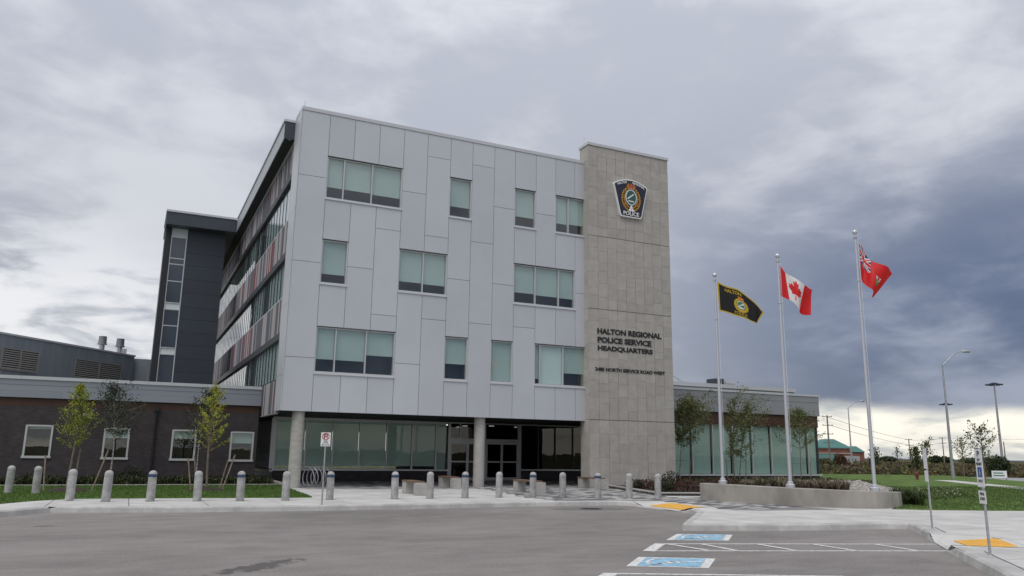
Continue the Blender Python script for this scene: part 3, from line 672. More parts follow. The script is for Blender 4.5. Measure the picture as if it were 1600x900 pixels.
# entrance doors with transoms
f = MB(); dx0, dx1 = 16.17, 20.72
f.box(dx0, dx0+.13, YG-.04, YG+.14, .15, 3.32); f.box(dx1-.2, dx1, YG-.04, YG+.14, .15, 3.32); f.box(dx0+.13, dx1-.2, YG-.04, YG+.14, 2.33, 2.50)
f.box(18.38, 18.52, YG-.03, YG+.12, .15, 2.33); f.box(16.85, 16.91, YG-.02, YG+.1, 2.50, 3.32); f.box(18.40, 18.48, YG-.02, YG+.1, 2.50, 3.32)
ent = f.build('entrance_frame', ALU, bld, label='aluminium entrance frame with transom lights')
for a, b in ((dx0+.13, 18.38), (18.52, dx1-.2)):
    q = MB(); q.box(a, b, YG+.03, YG+.04, 2.50, 3.32); q.build('transom_pane', GLASSD, ent)
for a, b in ((16.32,17.36),(17.36,18.38),(18.52,19.50),(19.50,20.52)):
    f = MB(); f.box(a, a+.07, YG-.02, YG+.06, .2, 2.33); f.box(b-.07, b, YG-.02, YG+.06, .2, 2.33); f.box(a+.07, b-.07, YG-.02, YG+.06, 2.2, 2.33); f.box(a+.07, b-.07, YG-.02, YG+.06, .2, .36); f.box(a+.07, b-.07, YG-.02, YG+.06, 1.18, 1.26)
    d = f.build('door', ALU, bld)
    for z0, z1 in ((.36,1.18),(1.26,2.2)):
        q = MB(); q.box(a+.07, b-.07, YG+.015, YG+.025, z0, z1); q.build('pane', GLASSD, d)
m = MB(); m.box(17.9, 18.2, YG-.10, YG-.04, 2.37, 2.45); m.build('door_sensor', BLACK, bld)
m = MB(); m.box(16.2, 20.7, YG-.15, YG+.2, .14, .175); m.build('threshold', GALV, bld)
# lobby interior
m = MB(); m.box(15.8, 27, 50, 50.2, .1, 3.4); m.box(15.7, 15.8, 42.3, 50, .1, 3.4); m.box(26.9, 27, 42.3, 50, .1, 3.4); m.quad((15.8,42.3,.16),(26.9,42.3,.16),(26.9,50,.16),(15.8,50,.16)); m.quad((6,36.5,3.447),(6,50,3.447),(27,50,3.447),(27,36.5,3.447)); m.build('lobby', mat('lobby_dark', (.045,.04,.036), .8), bld)
LAMPM = bpy.data.materials.new('lit_lobby_lamp'); LAMPM.use_nodes = True; LAMPM.node_tree.nodes['Principled BSDF'].inputs['Emission Color'].default_value = (1,.9,.75,1); LAMPM.node_tree.nodes['Principled BSDF'].inputs['Emission Strength'].default_value = 2.0
for x, y in ((17,44.5),(18.6,45.5),(19.8,44.2),(17.6,47.5),(19.2,48),(21.9,45)):
    m = MB(); m.lathe([(.16,3.30),(.16,3.34)], (x,y,0), 12); m.build('ceiling_lamp', LAMPM, bld)
# diagonal screen on the left return
m = MB(); m.box(6.62, 6.70, YG+.02, 49, .74, 3.30); m.build('return_wall', mat('screen_back', (.05,.055,.065), .6), bld)
m = MB(); rs = random.Random(2)
for i in range(26):
    y = YG+.1+i*.26
    for k in range(6):
        z = .80+k*.41; m.obox((6.58, y+.02*k, z), (0,.05,0), (.03,0,0), (0,.10+.04*rs.random(),.40))
m.build('diagonal_screen', mat('screen_slat', (.40,.41,.44), .4, .3), bld)
m = MB(); m.box(6.55, 6.74, YG-.03, 49, .66, .74); m.build('sill', ALU, bld)
# columns
for x, y in ((6.52,35.0),(15.08,35.05)):
    m = MB(); m.lathe([(.265,.14),(.265,1.2),(.265,2.3),(.265,3.395)], (x,y,0), 28); m.build('column', CCOL, bld)
for x, y, z in ((XC[0]+.1,YF+.2,Z1+.17),):
    m = MB(); m.tube([(x,y,z),(x,y,z+.35)], .012, 6); m.build('lightning_rod', GALV, bld)

# ------------------------------------------------------------------ stone feature wall
TX0, TX1, TY0, TY1, TZ = 20.66, 25.86, 34.15, 35.02, 18.02
tow = thing('stone_wall_tower', 'tall beige limestone slab tower carrying the crest and lettering', 'tower', (23.2,34.6,.15))
m = MB(); m.box(TX0+.03, TX1-.03, TY0+.03, TY1-.03, .1, TZ); m.build('backing', STONEJ, tow)
secs = [(.15,3.43,5),(3.43,9.09,9),(9.09,13.0,6),(13.0,TZ,8)]; rs = random.Random(21)
cw = (TX1-TX0)/9
for z0, z1, n_ in secs:
    hgt = (z1-z0)/n_
    jit = [[0]+[rs.uniform(-.32,.32)*hgt for _ in range(n_-1)]+[0] for c in range(9)]
    for r in range(n_):
        for c in range(9):
            a, b = z0+hgt*r+jit[c][r], z0+hgt*(r+1)+jit[c][r+1]
            g0 = .016 if r == 0 else .0035; gx0 = rs.choice((.003,.006,.011)); pr = rs.random()*.006
            m = MB(); m.box(TX0+c*cw+gx0, TX0+(c+1)*cw-gx0, TY0-pr, TY0+.05, a+g0, b-(.016 if r == n_-1 else .0035)); m.build('stone', STONE, tow)
        a, b = z0+hgt*r, z0+hgt*(r+1)
        for yy0, yy1 in ((TY0+.055, TY1),):
            m = MB(); m.box(TX0, TX0+.028, yy0, yy1, a+.004, b-.004); m.build('edge_stone', STONE, tow); m = MB(); m.box(TX1-.028, TX1, yy0, yy1, a+.004, b-.004); m.build('edge_stone', STONE, tow)
m = MB(); m.box(TX0-.05, TX1+.04, TY0-.05, TY1+.05, TZ, TZ+.15); m.build('coping', COPE, tow)
for x in (TX0+.05, TX0+3.6):
    m = MB(); m.tube([(x,TY0+.5,TZ+.15),(x,TY0+.5,TZ+.6)], .010, 6); m.build('lightning_rod', GALV, tow)
# lettering
sg = thing('wall_lettering', 'three lines of raised black letters naming the headquarters on the stone wall', 'lettering', (23.1,34.15,6.9))
for txt, x, z, wd, ht in (('HALTON REGIONAL',21.14,7.80,4.0,.30),('POLICE SERVICE',21.15,7.35,3.33,.30),('HEADQUARTERS',21.16,6.90,3.40,.30)):
    me = text_mesh(txt, x, z, wd, ht, TY0-.008, .02, .042); me.materials.append(LETTER)
    for v in me.vertices: v.co -= Vector((23.1,34.15,6.9))
    o = bpy.data.objects.new('text_line', me); COL.objects.link(o); o.parent = sg
sg = thing('address_lettering', 'single line of small black address letters below the name lettering', 'lettering', (23.1,34.15,5.88))
me = text_mesh('2485 NORTH SERVICE ROAD WEST', 21.0, 5.885, 4.32, .19, TY0-.008, .014, .04); me.materials.append(LETTER)
for v in me.vertices: v.co -= Vector((23.1,34.15,5.88))
o = bpy.data.objects.new('text_line', me); COL.objects.link(o); o.parent = sg
# crest sign
CX, CZ = 23.26, 15.32
cr = thing('crest_sign', 'large navy shield crest sign with gold wreath on the stone wall', 'sign', (CX,TY0,14.2))
def shield(s):
    pts = []
    for i in range(13):
        a = -1+i/6; pts.append((CX+a*1.07*s, CZ+(.80+.30*(1-a*a))*s))
    pts += [(CX+1.09*s, CZ+.72*s),(CX+.70*s, CZ-.92*s),(CX+.62*s, CZ-1.05*s),(CX-.62*s, CZ-1.05*s),(CX-.70*s, CZ-.92*s),(CX-1.09*s, CZ+.72*s)]
    return pts[::-1]
m = MB(); m.prism_y(shield(1.0), TY0-.14, TY0-.007); m.build('border_plate', WHITE, cr)
m = MB(); m.prism_y(shield(.94), TY0-.15, TY0-.1405); m.build('field', NAVY, cr)
def leaf(m, x, z, ang, L, W, y):
    c, s = math.cos(ang), math.sin(ang); P = [(0,0),(.35,.5),(.75,.38),(1,0),(.75,-.38),(.35,-.5)]
    m.prism_y([(x+p*L*c-q*W*s, z+p*L*s+q*W*c) for p, q in P], y-.012, y)
m = MB()
for sgn in (-1, 1):
    for i in range(11):
        a = math.radians(-78+i*13.5); rx, rz = .49, .60
        px, pz = CX+sgn*rx*math.cos(a), CZ-.02+rz*math.sin(a)*.95
        t = math.atan2(rz*math.cos(a), -sgn*rx*math.sin(a))
        for d_ in (-.65, 0, .65): leaf(m, px, pz, t+d_*sgn, .21, .12, TY0-.151-.001*(i % 3))
m.build('wreath', GOLD, cr)
def ell(rx, rz, n=28): return [(CX+rx*math.cos(-i*2*math.pi/n), CZ+.08+rz*math.sin(-i*2*math.pi/n)) for i in range(n)][::-1]
m = MB(); m.prism_y(ell(.37,.46), TY0-.168, TY0-.151); m.build('oval_ring', mat('emblem_silver', (.60,.66,.66), .5), cr)
m = MB(); m.prism_y(ell(.30,.385), TY0-.178, TY0-.1685); m.build('oval', GREENP, cr)
m = MB(); m.obox((CX-.22,TY0-.186,CZ-.06), (.40,0,.30), (0,.0075,0), (-.035,0,.06)); m.obox((CX-.2,TY0-.186,CZ-.17), (.36,0,-.02), (0,.0075,0), (0,0,.06)); m.build('diagonal_band', WHITE, cr)
m = MB()
for a in (90, 210, 330):
    x, z = CX+.09*math.cos(math.radians(a)), CZ-.60+.09*math.sin(math.radians(a)); leaf(m, x-.11*math.cos(math.radians(a)), z-.11*math.sin(math.radians(a)), math.radians(a), .24, .17, TY0-.17)
m.build('trillium', WHITE, cr)
m = MB(); m.prism_y([(CX-.20,CZ+.56),(CX+.20,CZ+.56),(CX+.26,CZ+.74),(CX+.16,CZ+.84),(CX+.06,CZ+.78),(CX,CZ+.84),(CX-.06,CZ+.78),(CX-.16,CZ+.84),(CX-.26,CZ+.74)], TY0-.175, TY0-.152); cro = m.build('crown', mat('crown_red', (.40,.035,.03), .5), cr)
m = MB(); m.box(CX-.21, CX+.21, TY0-.185, TY0-.176, CZ+.545, CZ+.60)
for x in (-.25,-.16,0,.16,.25): m.box(CX+x-.022, CX+x+.022, TY0-.185, TY0-.176, CZ+.60, CZ+.60+(.16 if abs(x) > .2 else .27))
m.build('crown_trim', GOLD, cro)
def add_text(par, txt, x, z, wd, ht, mt, ang=0, fn=None, bold=.02):
    me = text_mesh(txt, x, z, wd, ht, TY0-.1505, .012, bold, ang, fn); me.materials.append(mt); off = OFF[par.name]
    for v in me.vertices: v.co -= Vector(off)
    o = bpy.data.objects.new('text_line', me); COL.objects.link(o); o.parent = par
add_text(cr, 'POLICE', CX-.50, CZ-.95, 1.0, .22, WHITE)
def arc(x0):
    def f(a, b, d):
        x = x0+a; u = x/1.0; zc = .585+.28*(1-u*u); sl = -.56*u
        return Vector((CX+x-sl*b*.6, TY0-.1505-(d+.5)*.012, CZ+zc+b))
    return f
add_text(cr, 'HALTON', 0, 0, .58, .125, WHITE, fn=arc(-.84)); add_text(cr, 'REGIONAL', 0, 0, .76, .125, WHITE, fn=arc(.12))
# ------------------------------------------------------------------ stair tower
YS = 55.4; K = YS/69.0
def sz(z): return CAMH+(z-CAMH)*K
st = thing('stair_tower', 'charcoal clad stair tower with narrow vertical glazed strip', 'building', (2.7,57,.15))
m = MB(); m.box(.86, 1.22, YS-.0, YS+.3, .1, 16.1); m.box(2.20, 4.62, YS+.03, YS+.3, .1, 16.1); m.box(.86, 4.62, YS+.9, 58.5, .1, 16.1); m.box(.88, 1.2, YS+.3, YS+.9, .1, 16.1); m.box(4.3, 4.6, YS+.3, YS+.9, .1, 16.1); m.build('core', DJOINT, st)
zj = [3.0]+[sz(v) for v in (6.66,7.74,8.83,9.91,10.98,12.06,13.1,14.26,15.4,16.58,17.65,18.74)]+[16.1]
for a, b in zip(zj, zj[1:]):
    m = MB(); m.box(2.20, 4.62, YS-.012, YS+.028, a+.012, b-.0); m.build('panel', DARKM, st)
    m = MB(); m.box(.83, .862, YS-.0, YS+3.1, a+.012, b-.0); m.build('panel', DARKM, st)
# glazed strip
gz = [3.2]+[sz(v) for v in (9.12,9.66,11.46,12.80,13.36,15.16,16.59,17.08,18.89,19.74)]
fr = MB(); fr.box(1.22, 1.26, YS+.0, YS+.1, 3.2, gz[-1]); fr.box(2.13, 2.195, YS-.02, YS+.1, 3.2, gz[-1])
for z in gz[1:]: fr.box(1.26, 2.13, YS-.0, YS+.1, z-.03, z+.03)
strip_f = fr.build('window_strip', ALU, st)
for a, b, kind in zip(gz, gz[1:], 'gsggsggggs'):
    m = MB(); m.box(1.26, 2.13, YS+.05, YS+.06, a+.03, b-.03); m.build('spandrel' if kind == 's' else 'pane', BLINDW if kind == 's' else GLASS, strip_f)
m = MB(); m.quad((1.2,YS+.6,3),(2.2,YS+.6,3),(2.2,YS+.6,16),(1.2,YS+.6,16)); m.build('interior', mat('stair_inside', (.09,.10,.12), .9), st)
m = MB(); m.box(.78, 5.175, 54.5, 59, 16.12, 16.96); m.build('canopy', DARKF, st)
m = MB(); m.box(.74, 5.12, 54.45, 59.05, 16.965, 17.10); m.build('coping', COPE, st)
m = MB(); m.box(4.2, 5.175, 59.01, 73, 16.12, 16.95); m.build('canopy', DARKF, st)

# ------------------------------------------------------------------ left wing
YW = 40.5
lw = thing('brick_wing', 'single-storey dark brick wing with grey metal parapet left of the block', 'building', (-2,42,.15))
def wall_with_holes(m, x0, x1, z0, z1, holes, y0, y1):
    x = x0
    for a, b, c, d in sorted(holes):
        m.box(x, a, y0, y1, z0, z1); m.box(a, b, y0, y1, z0, c); m.box(a, b, y0, y1, d, z1); x = b
    m.box(x, x1, y0, y1, z0, z1)
WH = [(-10.2,-9.17,1.27,2.66),(-7.1,-6.07,1.27,2.65),(-4.07,-3.05,1.27,2.64),(-1.01,.02,1.24,2.59),(1.83,2.87,1.21,2.58),(4.43,5.48,1.19,2.55)]
m = MB(); wall_with_holes(m, -30, 5.65, .1, 3.47, WH, YW, YW+.25); m.box(5.40, 5.65, YW+.25, 49, .1, 3.47); m.build('wall', BRICK, lw)
m = MB(); m.box(-30, 5.66, YW+.03, YW+.3, 3.472, 3.80); m.build('brown_band', BROWN, lw)
zp = [3.81, 4.11, 4.36, 4.60]; xe = [-30,-24,-18,-12,-7.4,-1.6,5.70]
for i, (a, b) in enumerate(zip(zp, zp[1:])):
    for p, q in zip(xe, xe[1:]):
        m = MB(); xo = (i-1)*1.3
        m.box(p+xo if p > -30 else p, q+xo-.004 if q < 5 else q, YW-.10+.012*(i % 2), YW+.2, a+.004, b); m.build('parapet_plank', PLANK, lw)
for p, q in zip([-30+i*2.55 for i in range(14)], [-30+i*2.55 for i in range(1, 15)]):
    m = MB(); m.box(p, q-.008, YW-.14, YW+.35, 4.603, 4.75); m.build('coping', COPE, lw)
m = MB(); m.box(-30, 5.6, YW+.36, 52, 4.3, 4.45); m.build('roof', mat('roof_grey', (.25,.25,.26), .9), lw)
for i, (a, b, c, d) in enumerate(WH):
    f = MB(); fw = .06
    f.box(a-.02, a+fw, YW-.02, YW+.1, c, d); f.box(b-fw, b+.02, YW-.02, YW+.1, c, d); f.box(a+fw, b-fw, YW-.02, YW+.1, d-fw, d+.01); f.box(a-.05, b+.05, YW-.05, YW+.1, c-.05, c+.05)
    wn = f.build('window', ALU, lw); q = MB(); q.box(a+fw, b-fw, YW+.05, YW+.06, c+.05, d-fw); q.build('pane', GLASS, wn)
    bb = (.1,.1,.12,.33,.30,.40)[i]; q = MB(); q.box(a+fw, b-fw, YW+.13, YW+.135, d-(d-c)*bb, d-fw); q.build('blind', BLIND, wn)
    q = MB(); q.quad((a-.3,YW+.9,c-.3),(b+.3,YW+.9,c-.3),(b+.3,YW+.9,d+.3),(a-.3,YW+.9,d+.3)); q.quad((a-.3,YW+.26,c),(b+.3,YW+.26,c),(b+.3,YW+.9,c),(a-.3,YW+.9,c)); q.build('room', ROOMD, wn)
m = MB(); m.tube([(1.07,YW-.07,3.6),(1.07,YW-.07,.25),(1.07,YW-.22,.2)], .05, 8); m.box(.98, 1.16, YW-.14, YW-.0, 3.40, 3.62); m.build('downspout', BLACK, lw)
for x in (-1.95,-8.1): m = MB(); m.box(x, x+.34, YW-.16, YW+.0, 3.02, 3.20); m.build('wall_lamp', mat('lamp_body', (.30,.29,.27), .5), lw)
# ------------------------------------------------------------------ roof penthouse
A = Vector((-7.15,52.07,0)); B = Vector((-.2,60.55,0)); dl = (B-A).normalized(); nr = Vector((dl.y,-dl.x,0))   # nr faces the lot
ph = thing('roof_penthouse', 'blue-grey mechanical penthouse with louvres on the roof of the brick wing', 'building', (-4,56,4.4))
m = MB(); A2 = A-dl*9; m.obox(A2+Vector((0,0,4.44)), B-A2, -nr*9, (0,0,3.46)); m.build('wall', PENT, ph)
m = MB()
for i in range(40): m.obox(A2+dl*(i*.5+.1)+Vector((0,0,4.6)), dl*.03, nr*.02, (0,0,3.2))
m.build('ribs', PENT, ph, kind='stuff')
m = MB(); m.obox(A2+nr*.06+Vector((0,0,7.905)), (B-A2)+dl*.05, -nr*9.1, (0,0,.11)); m.build('coping', COPE, ph)
for s0, s1, z0, z1 in ((.34,2.8,6.0,7.13),(5.75,9.75,6.0,7.12)):
    f = MB(); o0 = A+dl*s0
    f.obox(o0+nr*.022+Vector((0,0,z0-.06)), dl*(s1-s0), nr*.06, (0,0,.06)); f.obox(o0+nr*.022+Vector((0,0,z1)), dl*(s1-s0), nr*.06, (0,0,.05)); f.obox(o0+dl*((s1-s0)/2-.03)+nr*.022+Vector((0,0,z0)), dl*.05, nr*.085, (0,0,z1-z0))
    f.obox(o0-dl*.05+nr*.022+Vector((0,0,z0)), dl*.05, nr*.06, (0,0,z1-z0)); f.obox(o0+dl*(s1-s0)+nr*.022+Vector((0,0,z0)), dl*.05, nr*.06, (0,0,z1-z0))
    lv = f.build('louvre', LOUV, ph); q = MB(); q.obox(o0+nr*.004+Vector((0,0,z0)), dl*(s1-s0), nr*.016, (0,0,z1-z0)); q.build('louvre_back', BLACK, lv)
    for i in range(9):
        z = z0+.02+i*(z1-z0-.02)/9; q = MB(); q.obox(o0+nr*.075+Vector((0,0,z)), dl*(s1-s0), -nr*.045+Vector((0,0,.07)), nr*.006+Vector((0,0,.004))); q.build('slat', LOUV, lv)
m = MB(); m.box(-.6, 1.1, 60.9, 66, 4.4, 7.82); m.build('lower_box', PENT, ph)
for i, (x, y) in enumerate(((-2.25,59.5),(-1.18,60.2))):
    v = thing('roof_vent', ('left','right')[i]+' grey conical exhaust vent on the penthouse roof', 'roof vent', (x,y,8.0), 'exhaust vents on the penthouse')
    m = MB(); m.lathe([(.17,7.7),(.17,8.5)], (x,y,0), 16); m.build('duct', GALV, v)
    m = MB(); m.lathe([(.31,8.50),(.31,8.55),(.26,8.57),(.24,9.02),(.25,9.05)], (x,y,0), 18); m.build('hood', mat('vent_grey', (.24,.245,.26), .5, .4), v)
    if i: m = MB(); m.box(x+.12, x+.45, y-.2, y+.2, 7.7, 8.35); m.build('motor_box', GALV, v)

# ------------------------------------------------------------------ right wing
rw = thing('glazed_wing', 'single-storey wing with pale green glazed wall right of the stone tower', 'building', (35,42,.15))
X0, X1 = 25.9, 42.75
m = MB(); m.box(X0, X1, YW, YW+.3, .1, .50); m.box(X1-.3, X1, YW+.3, 60, .1, .50); m.build('plinth', BRICK, rw)
m = MB(); m.box(X0, X1+.12, YW-.10, YW+.2, .505, .62); m.box(X1-.3, X1+.12, YW+.2, 60, .505, .62); m.build('sill', ALU, rw)
ml = [26.2,27.85,29.5]+[30.4+.0+1.63*i for i in range(1, 8)]+[42.62]
ml = [25.95,27.1,28.75,30.4,32.03,33.65,35.28,36.92,38.56,40.16,41.83,42.66]
for a, b in zip(ml, ml[1:]):
    f = MB(); f.box(a-.03, a+.03, YW+.0, YW+.14, .62, 3.73); wn = f.build('shopfront_window', ALU, rw)
    q = MB(); q.box(a+.03, b-.03, YW+.06, YW+.07, .62, 3.73); q.build('pane', GLASSG, wn)
    q = MB(); q.box(a+.03, b-.13 if b < 42 else b-.03, YW+.15, YW+.155, .64, 3.73); q.build('blind', MATS['wing_blind'], wn)
m = MB(); m.box(42.66, 42.75, YW+.0, YW+.2, .62, 3.73); m.box(42.60, 42.72, YW+.2, 60, .62, 3.73); m.build('corner_post', DARKF, rw)
m = MB(); m.box(X0, X1-.2, YW+.8, YW+.9, .2, 3.8); m.build('interior', ROOM, rw)
m = MB(); m.box(X0, X1+.05, YW-.04, 60, 3.735, 4.50); m.build('brown_band', BROWN, rw)
zp = [4.505, 4.98, 5.43, 5.83]
for i, (a, b) in enumerate(zip(zp, zp[1:])):
    for p, q in ((X0,34+i*1.7),(34+i*1.7,X1+.14)):
        m = MB(); m.box(p, q-.006 if q < 42 else q, YW-.16+.014*(i % 2), YW+.2, a+.005, b); m.build('parapet_plank', PLANK2, rw)
m = MB(); m.box(X1-.1, X1+.13, YW+.205, 60, 4.505, 5.82); m.build('parapet_return', PLANK2, rw)
for i in range(7):
    p, q = X0+i*2.45, min(X0+(i+1)*2.45, X1+.2); m = MB(); m.box(p, q-.008 if q < 42.8 else q, YW-.20, YW+.4, 5.832, 5.97); m.build('coping', COPE, rw)
m = MB(); m.box(X0, X1-.1, YW+.41, 60, 5.5, 5.6); m.build('roof', MATS['roof_grey'], rw)
for x in (30.0,36.3,41.9):
    m = MB(); m.tube([(x,YW+.1,5.97),(x,YW+.1,6.28)], .012, 6); m.build('lightning_rod', GALV, rw)
m = MB(); m.box(37.5, 52.4, 52, 66, 4.5, 7.30); m.build('upper_roof_block', PLANK2, rw)
m = MB(); m.box(37.4, 52.5, 51.9, 52.3, 7.305, 7.62); m.build('coping', COPE, rw)
ru_ = thing('rooftop_unit', 'dark rooftop air handling unit above the glazed wing', 'rooftop unit', (45.4,54,7.3))
m = MB(); m.box(44.9, 45.8, 53.4, 54.6, 7.3, 8.25); m.build('casing', DARKF, ru_); m = MB()
for i in range(5): m.box(46.1+i*.22, 46.2+i*.22, 53.5, 53.7, 7.62, 8.1+.1*(i % 2))
m.box(46.0, 47.2, 53.45, 53.5, 7.9, 7.95); m.build('pipes', COPE, ru_)
rr = thing('roof_railing', 'dark metal roof railing beside the stone tower', 'railing', (39.5,52.2,7.62))
m = MB()
for p in ([(38.0,52.2,7.6),(38.0,52.2,8.5)],[(39.3,52.2,7.6),(39.3,52.2,8.25)],[(38.0,52.2,8.5),(39.3,52.2,8.2),(40.4,52.2,7.64)],[(38,52.2,8.05),(39.3,52.2,7.9)]): m.tube(p, .03, 6)
m.build('rails', GALV, rr)

# ================================================================== THINGS
# bollards
BP = [(-3.51,32.23),(-2.65,31.67),(-1.42,27.82),(-.43,27.10),(.78,26.98),(2.1,26.80),(3.35,26.70),(4.73,26.62),(6.17,26.70),(8.39,26.70),(9.66,26.68),(11.01,26.76),(12.38,26.85),(13.72,26.75),(14.72,26.29),(15.85,25.66),(17.0,25.3),(17.96,24.84)]
BAND = {4, 6, 8, 9, 11, 13, 15}
ORD = ['leftmost','second','third','fourth','fifth','sixth','seventh','eighth','ninth','tenth','eleventh','twelfth','thirteenth','fourteenth','fifteenth','sixteenth','seventeenth','rightmost']
def bollard_body():
    m = MB(); m.lathe([(.125,0),(.125,.10),(.122,.70),(.122,.715),(.112,.72),(.112,.735),(.122,.74),(.122,.80),(.115,.84),(.095,.875),(.06,.90),(.02,.912)], n=22); return m.mesh('body', BOLL)
def bollard_band(): m = MB(); m.lathe([(.1235,.715),(.1265,.717),(.1265,.80),(.1235,.802)], n=22); return m.mesh('reflective_band', BLUEB)
def bollard_shadow_ring(): m = MB(); m.lathe([(.145,0),(.145,.008),(.126,.012)], n=18); return m.mesh('contact_shadow_ring', CONCJ)  # thin dark disc that paints a contact shadow around the bollard
mb_, mbb, mbf = bollard_body(), bollard_band(), bollard_shadow_ring()
for i, (x, y) in enumerate(BP):
    wh = ('leftmost bollard of the whole row' if i == 0 else ('rightmost bollard of the whole row' if i == 17 else ORD[i]+' bollard from the left'))
    t = thing('bollard', 'round-topped grey concrete '+('bollard with dark blue band, ' if i in BAND else 'bollard without band, ')+wh, 'bollard', (x, y, .150 if i > 2 else .165), 'bollards along the kerb')
    for nm, me in (('body', mb_),)+((('reflective_band', mbb),) if i in BAND else ())+((('contact_shadow_ring', mbf),) if i > 2 else ()):
        o = bpy.data.objects.new(nm, me); COL.objects.link(o); o.parent = t
    t.rotation_euler = (random.uniform(-.018,.018), random.uniform(-.018,.018), random.random()*6)
# benches
def bench(x, y0, y1, lab):
    t = thing('bench', lab, 'bench', (x, (y0+y1)/2, .158), 'plaza benches')
    for a, b in ((y0, y0+.42), (y1-.42, y1)):
        m = MB(); e = .012
        m.box(x-.19, x+.19, a, b, .158, .60); m.build('support_block', CCOL, t)
    for i in range(4):
        m = MB(); m.box(x-.21+i*.107, x-.21+i*.107+.095, y0+.30, y1+.04, .602, .655); m.build('seat_slat', WOOD, t)
bench(10.0, 28.5, 30.3, 'concrete block bench with wood seat on the pale slab left of the entrance')
bench(13.4, 33.5, 35.4, 'concrete block bench with wood seat just left of the entrance column')
bench(15.05, 28.6, 30.8, 'concrete block bench with wood seat in the middle of the plaza pavers')
bench(20.05, 31.8, 33.95, 'concrete block bench with wood seat at the foot of the stone tower')
# spiral cycle rack
t = thing('cycle_rack', 'spiral steel tube bicycle rack beside the left column', 'bicycle rack', (7.5,35.5,.15))
m = MB(); ax = Vector((.86,.5,0)); pr = Vector((-.5,.86,0)); path = []
for i in range(5*28+1):
    a = i/28*2*math.pi-math.pi/2; s = i/(5*28); path.append(Vector((7.0,35.25,.60))+ax*(s*1.15)+pr*(.42*math.cos(a))+Vector((0,0,.42*math.sin(a))))
m.tube(path, .02, 8); m.build('coil', GALV, t)
m = MB()
for s in (0, 1.15):
    p = Vector((7.0,35.25,0))+ax*s; m.lathe([(.07,.153),(.07,.17),(.03,.18)], p, 12)
m.build('foot', GALV, t)
# signs
def sign_post(x, y, h, lab, r=.022):
    t = thing('sign_post', lab, 'sign', (x, y, .15)); m = MB(); m.tube([(x,y,.15),(x,y,.15+h)], r, 10); m.lathe([(.05,.15),(.05,.162),(.03,.17)], (x,y,0), 10); m.build('post', GALV, t); return t
def sign_face(t, x, y, z0, z1, wd, ang, nm='sign_plate', mt=WHITE):
    u = Vector((math.cos(ang), math.sin(ang), 0)); nrm = Vector((math.sin(ang), -math.cos(ang), 0)); o = Vector((x,y,0))-u*wd/2+nrm*.027
    m = MB(); m.obox(o+Vector((0,0,z0)), u*wd, -nrm*.004, (0,0,z1-z0)); return m.build(nm, mt, t), u, nrm
def on_sign(par, shapes, x, y, u, nrm, mt, nm):
    m = MB(); c = Vector((x,y,0))+nrm*.0295
    for poly in shapes: m.poly([c+u*a+Vector((0,0,b)) for a, b in poly])
    return m.build(nm, mt, par)
def sign_text(par, txt, x, y, u, nrm, cx, z, wd, ht, mt):
    c = Vector((x,y,0))+nrm*.0300; off = Vector(OFF[par.name])
    me = text_mesh(txt, 0, 0, wd, ht, 0, fn=lambda a, b, d: c+u*(cx-wd/2+a)+Vector((0,0,z+b))+nrm*(d*.001)-off); me.materials.append(mt); o = bpy.data.objects.new('text_line', me); COL.objects.link(o); o.parent = par
def ring(cx, cz, r0, r1, n=24, a0=0, a1=2*math.pi): return [[(cx+r*math.cos(a), cz+r*math.sin(a)) for r, a in ((r0,t0),(r1,t0),(r1,t1),(r0,t1))] for t0, t1 in [(a0+(a1-a0)*i/n, a0+(a1-a0)*(i+1)/n) for i in range(n)]]
ang = math.radians(-17)
x, y = 5.38, 24.24; t = sign_post(x, y, 2.05, 'white no parking fire route sign on a steel post at the kerb', .024)
pl, u, nrm = sign_face(t, x, y, 1.86, 2.27, .285, ang)
on_sign(pl, [[(-.055,2.08),(-.03,2.08),(-.03,2.22),(-.055,2.22)]]+[[(-.03,2.135),(.03,2.135),(.03,2.155),(-.03,2.155)],[(-.03,2.2),(.03,2.2),(.03,2.22),(-.03,2.22)],[(.03,2.135),(.055,2.15),(.055,2.205),(.03,2.22)]], x, y, u, nrm, BLACK, 'letter_p')
on_sign(pl, ring(0,2.15,.085,.108)+[[(-.075,2.21),(-.06,2.225),(.075,2.09),(.06,2.075)]], x, y, u, nrm+nrm*.02, RED, 'prohibition_ring')
sign_text(pl, 'FIRE', x, y, u, nrm, 0, 1.995, .11, .032, BLACK); sign_text(pl, 'ROUTE', x, y, u, nrm, 0, 1.945, .15, .032, BLACK)
on_sign(pl, [[(-.12,1.90),(-.085,1.88),(-.085,1.92)],[(.12,1.90),(.085,1.92),(.085,1.88)],[(-.085,1.893),(.085,1.893),(.085,1.907),(-.085,1.907)]], x, y, u, nrm, BLACK, 'arrow')
x, y = 13.55, 9.19; t = sign_post(x, y, 1.80, 'steel post with white accessible parking permit signs, nearer to the camera'); ang = math.radians(-38)
pl, u, nrm = sign_face(t, x, y, 1.28, 1.93, .30, math.radians(235))
sign_text(pl, 'P', x, y, u, nrm, 0, 1.80, .10, .10, NAVY); sign_text(pl, 'BY', x, y, u, nrm, 0, 1.72, .12, .05, NAVY); sign_text(pl, 'PERMIT', x, y, u, nrm, 0, 1.65, .24, .05, NAVY)
on_sign(pl, [[(-.09,1.45),(.09,1.45),(.09,1.62),(-.09,1.62)]], x, y, u, nrm, mat('sign_blue', (.02,.09,.30), .5), 'blue_square')
on_sign(pl, ring(0,1.51,.022,.032,14)+[[(-.008,1.53),(.008,1.53),(.008,1.585),(-.008,1.585)]], x, y, u, nrm*1.05, WHITE, 'wheelchair_symbol')
sign_text(pl, 'ONLY', x, y, u, nrm, 0, 1.36, .20, .05, NAVY)
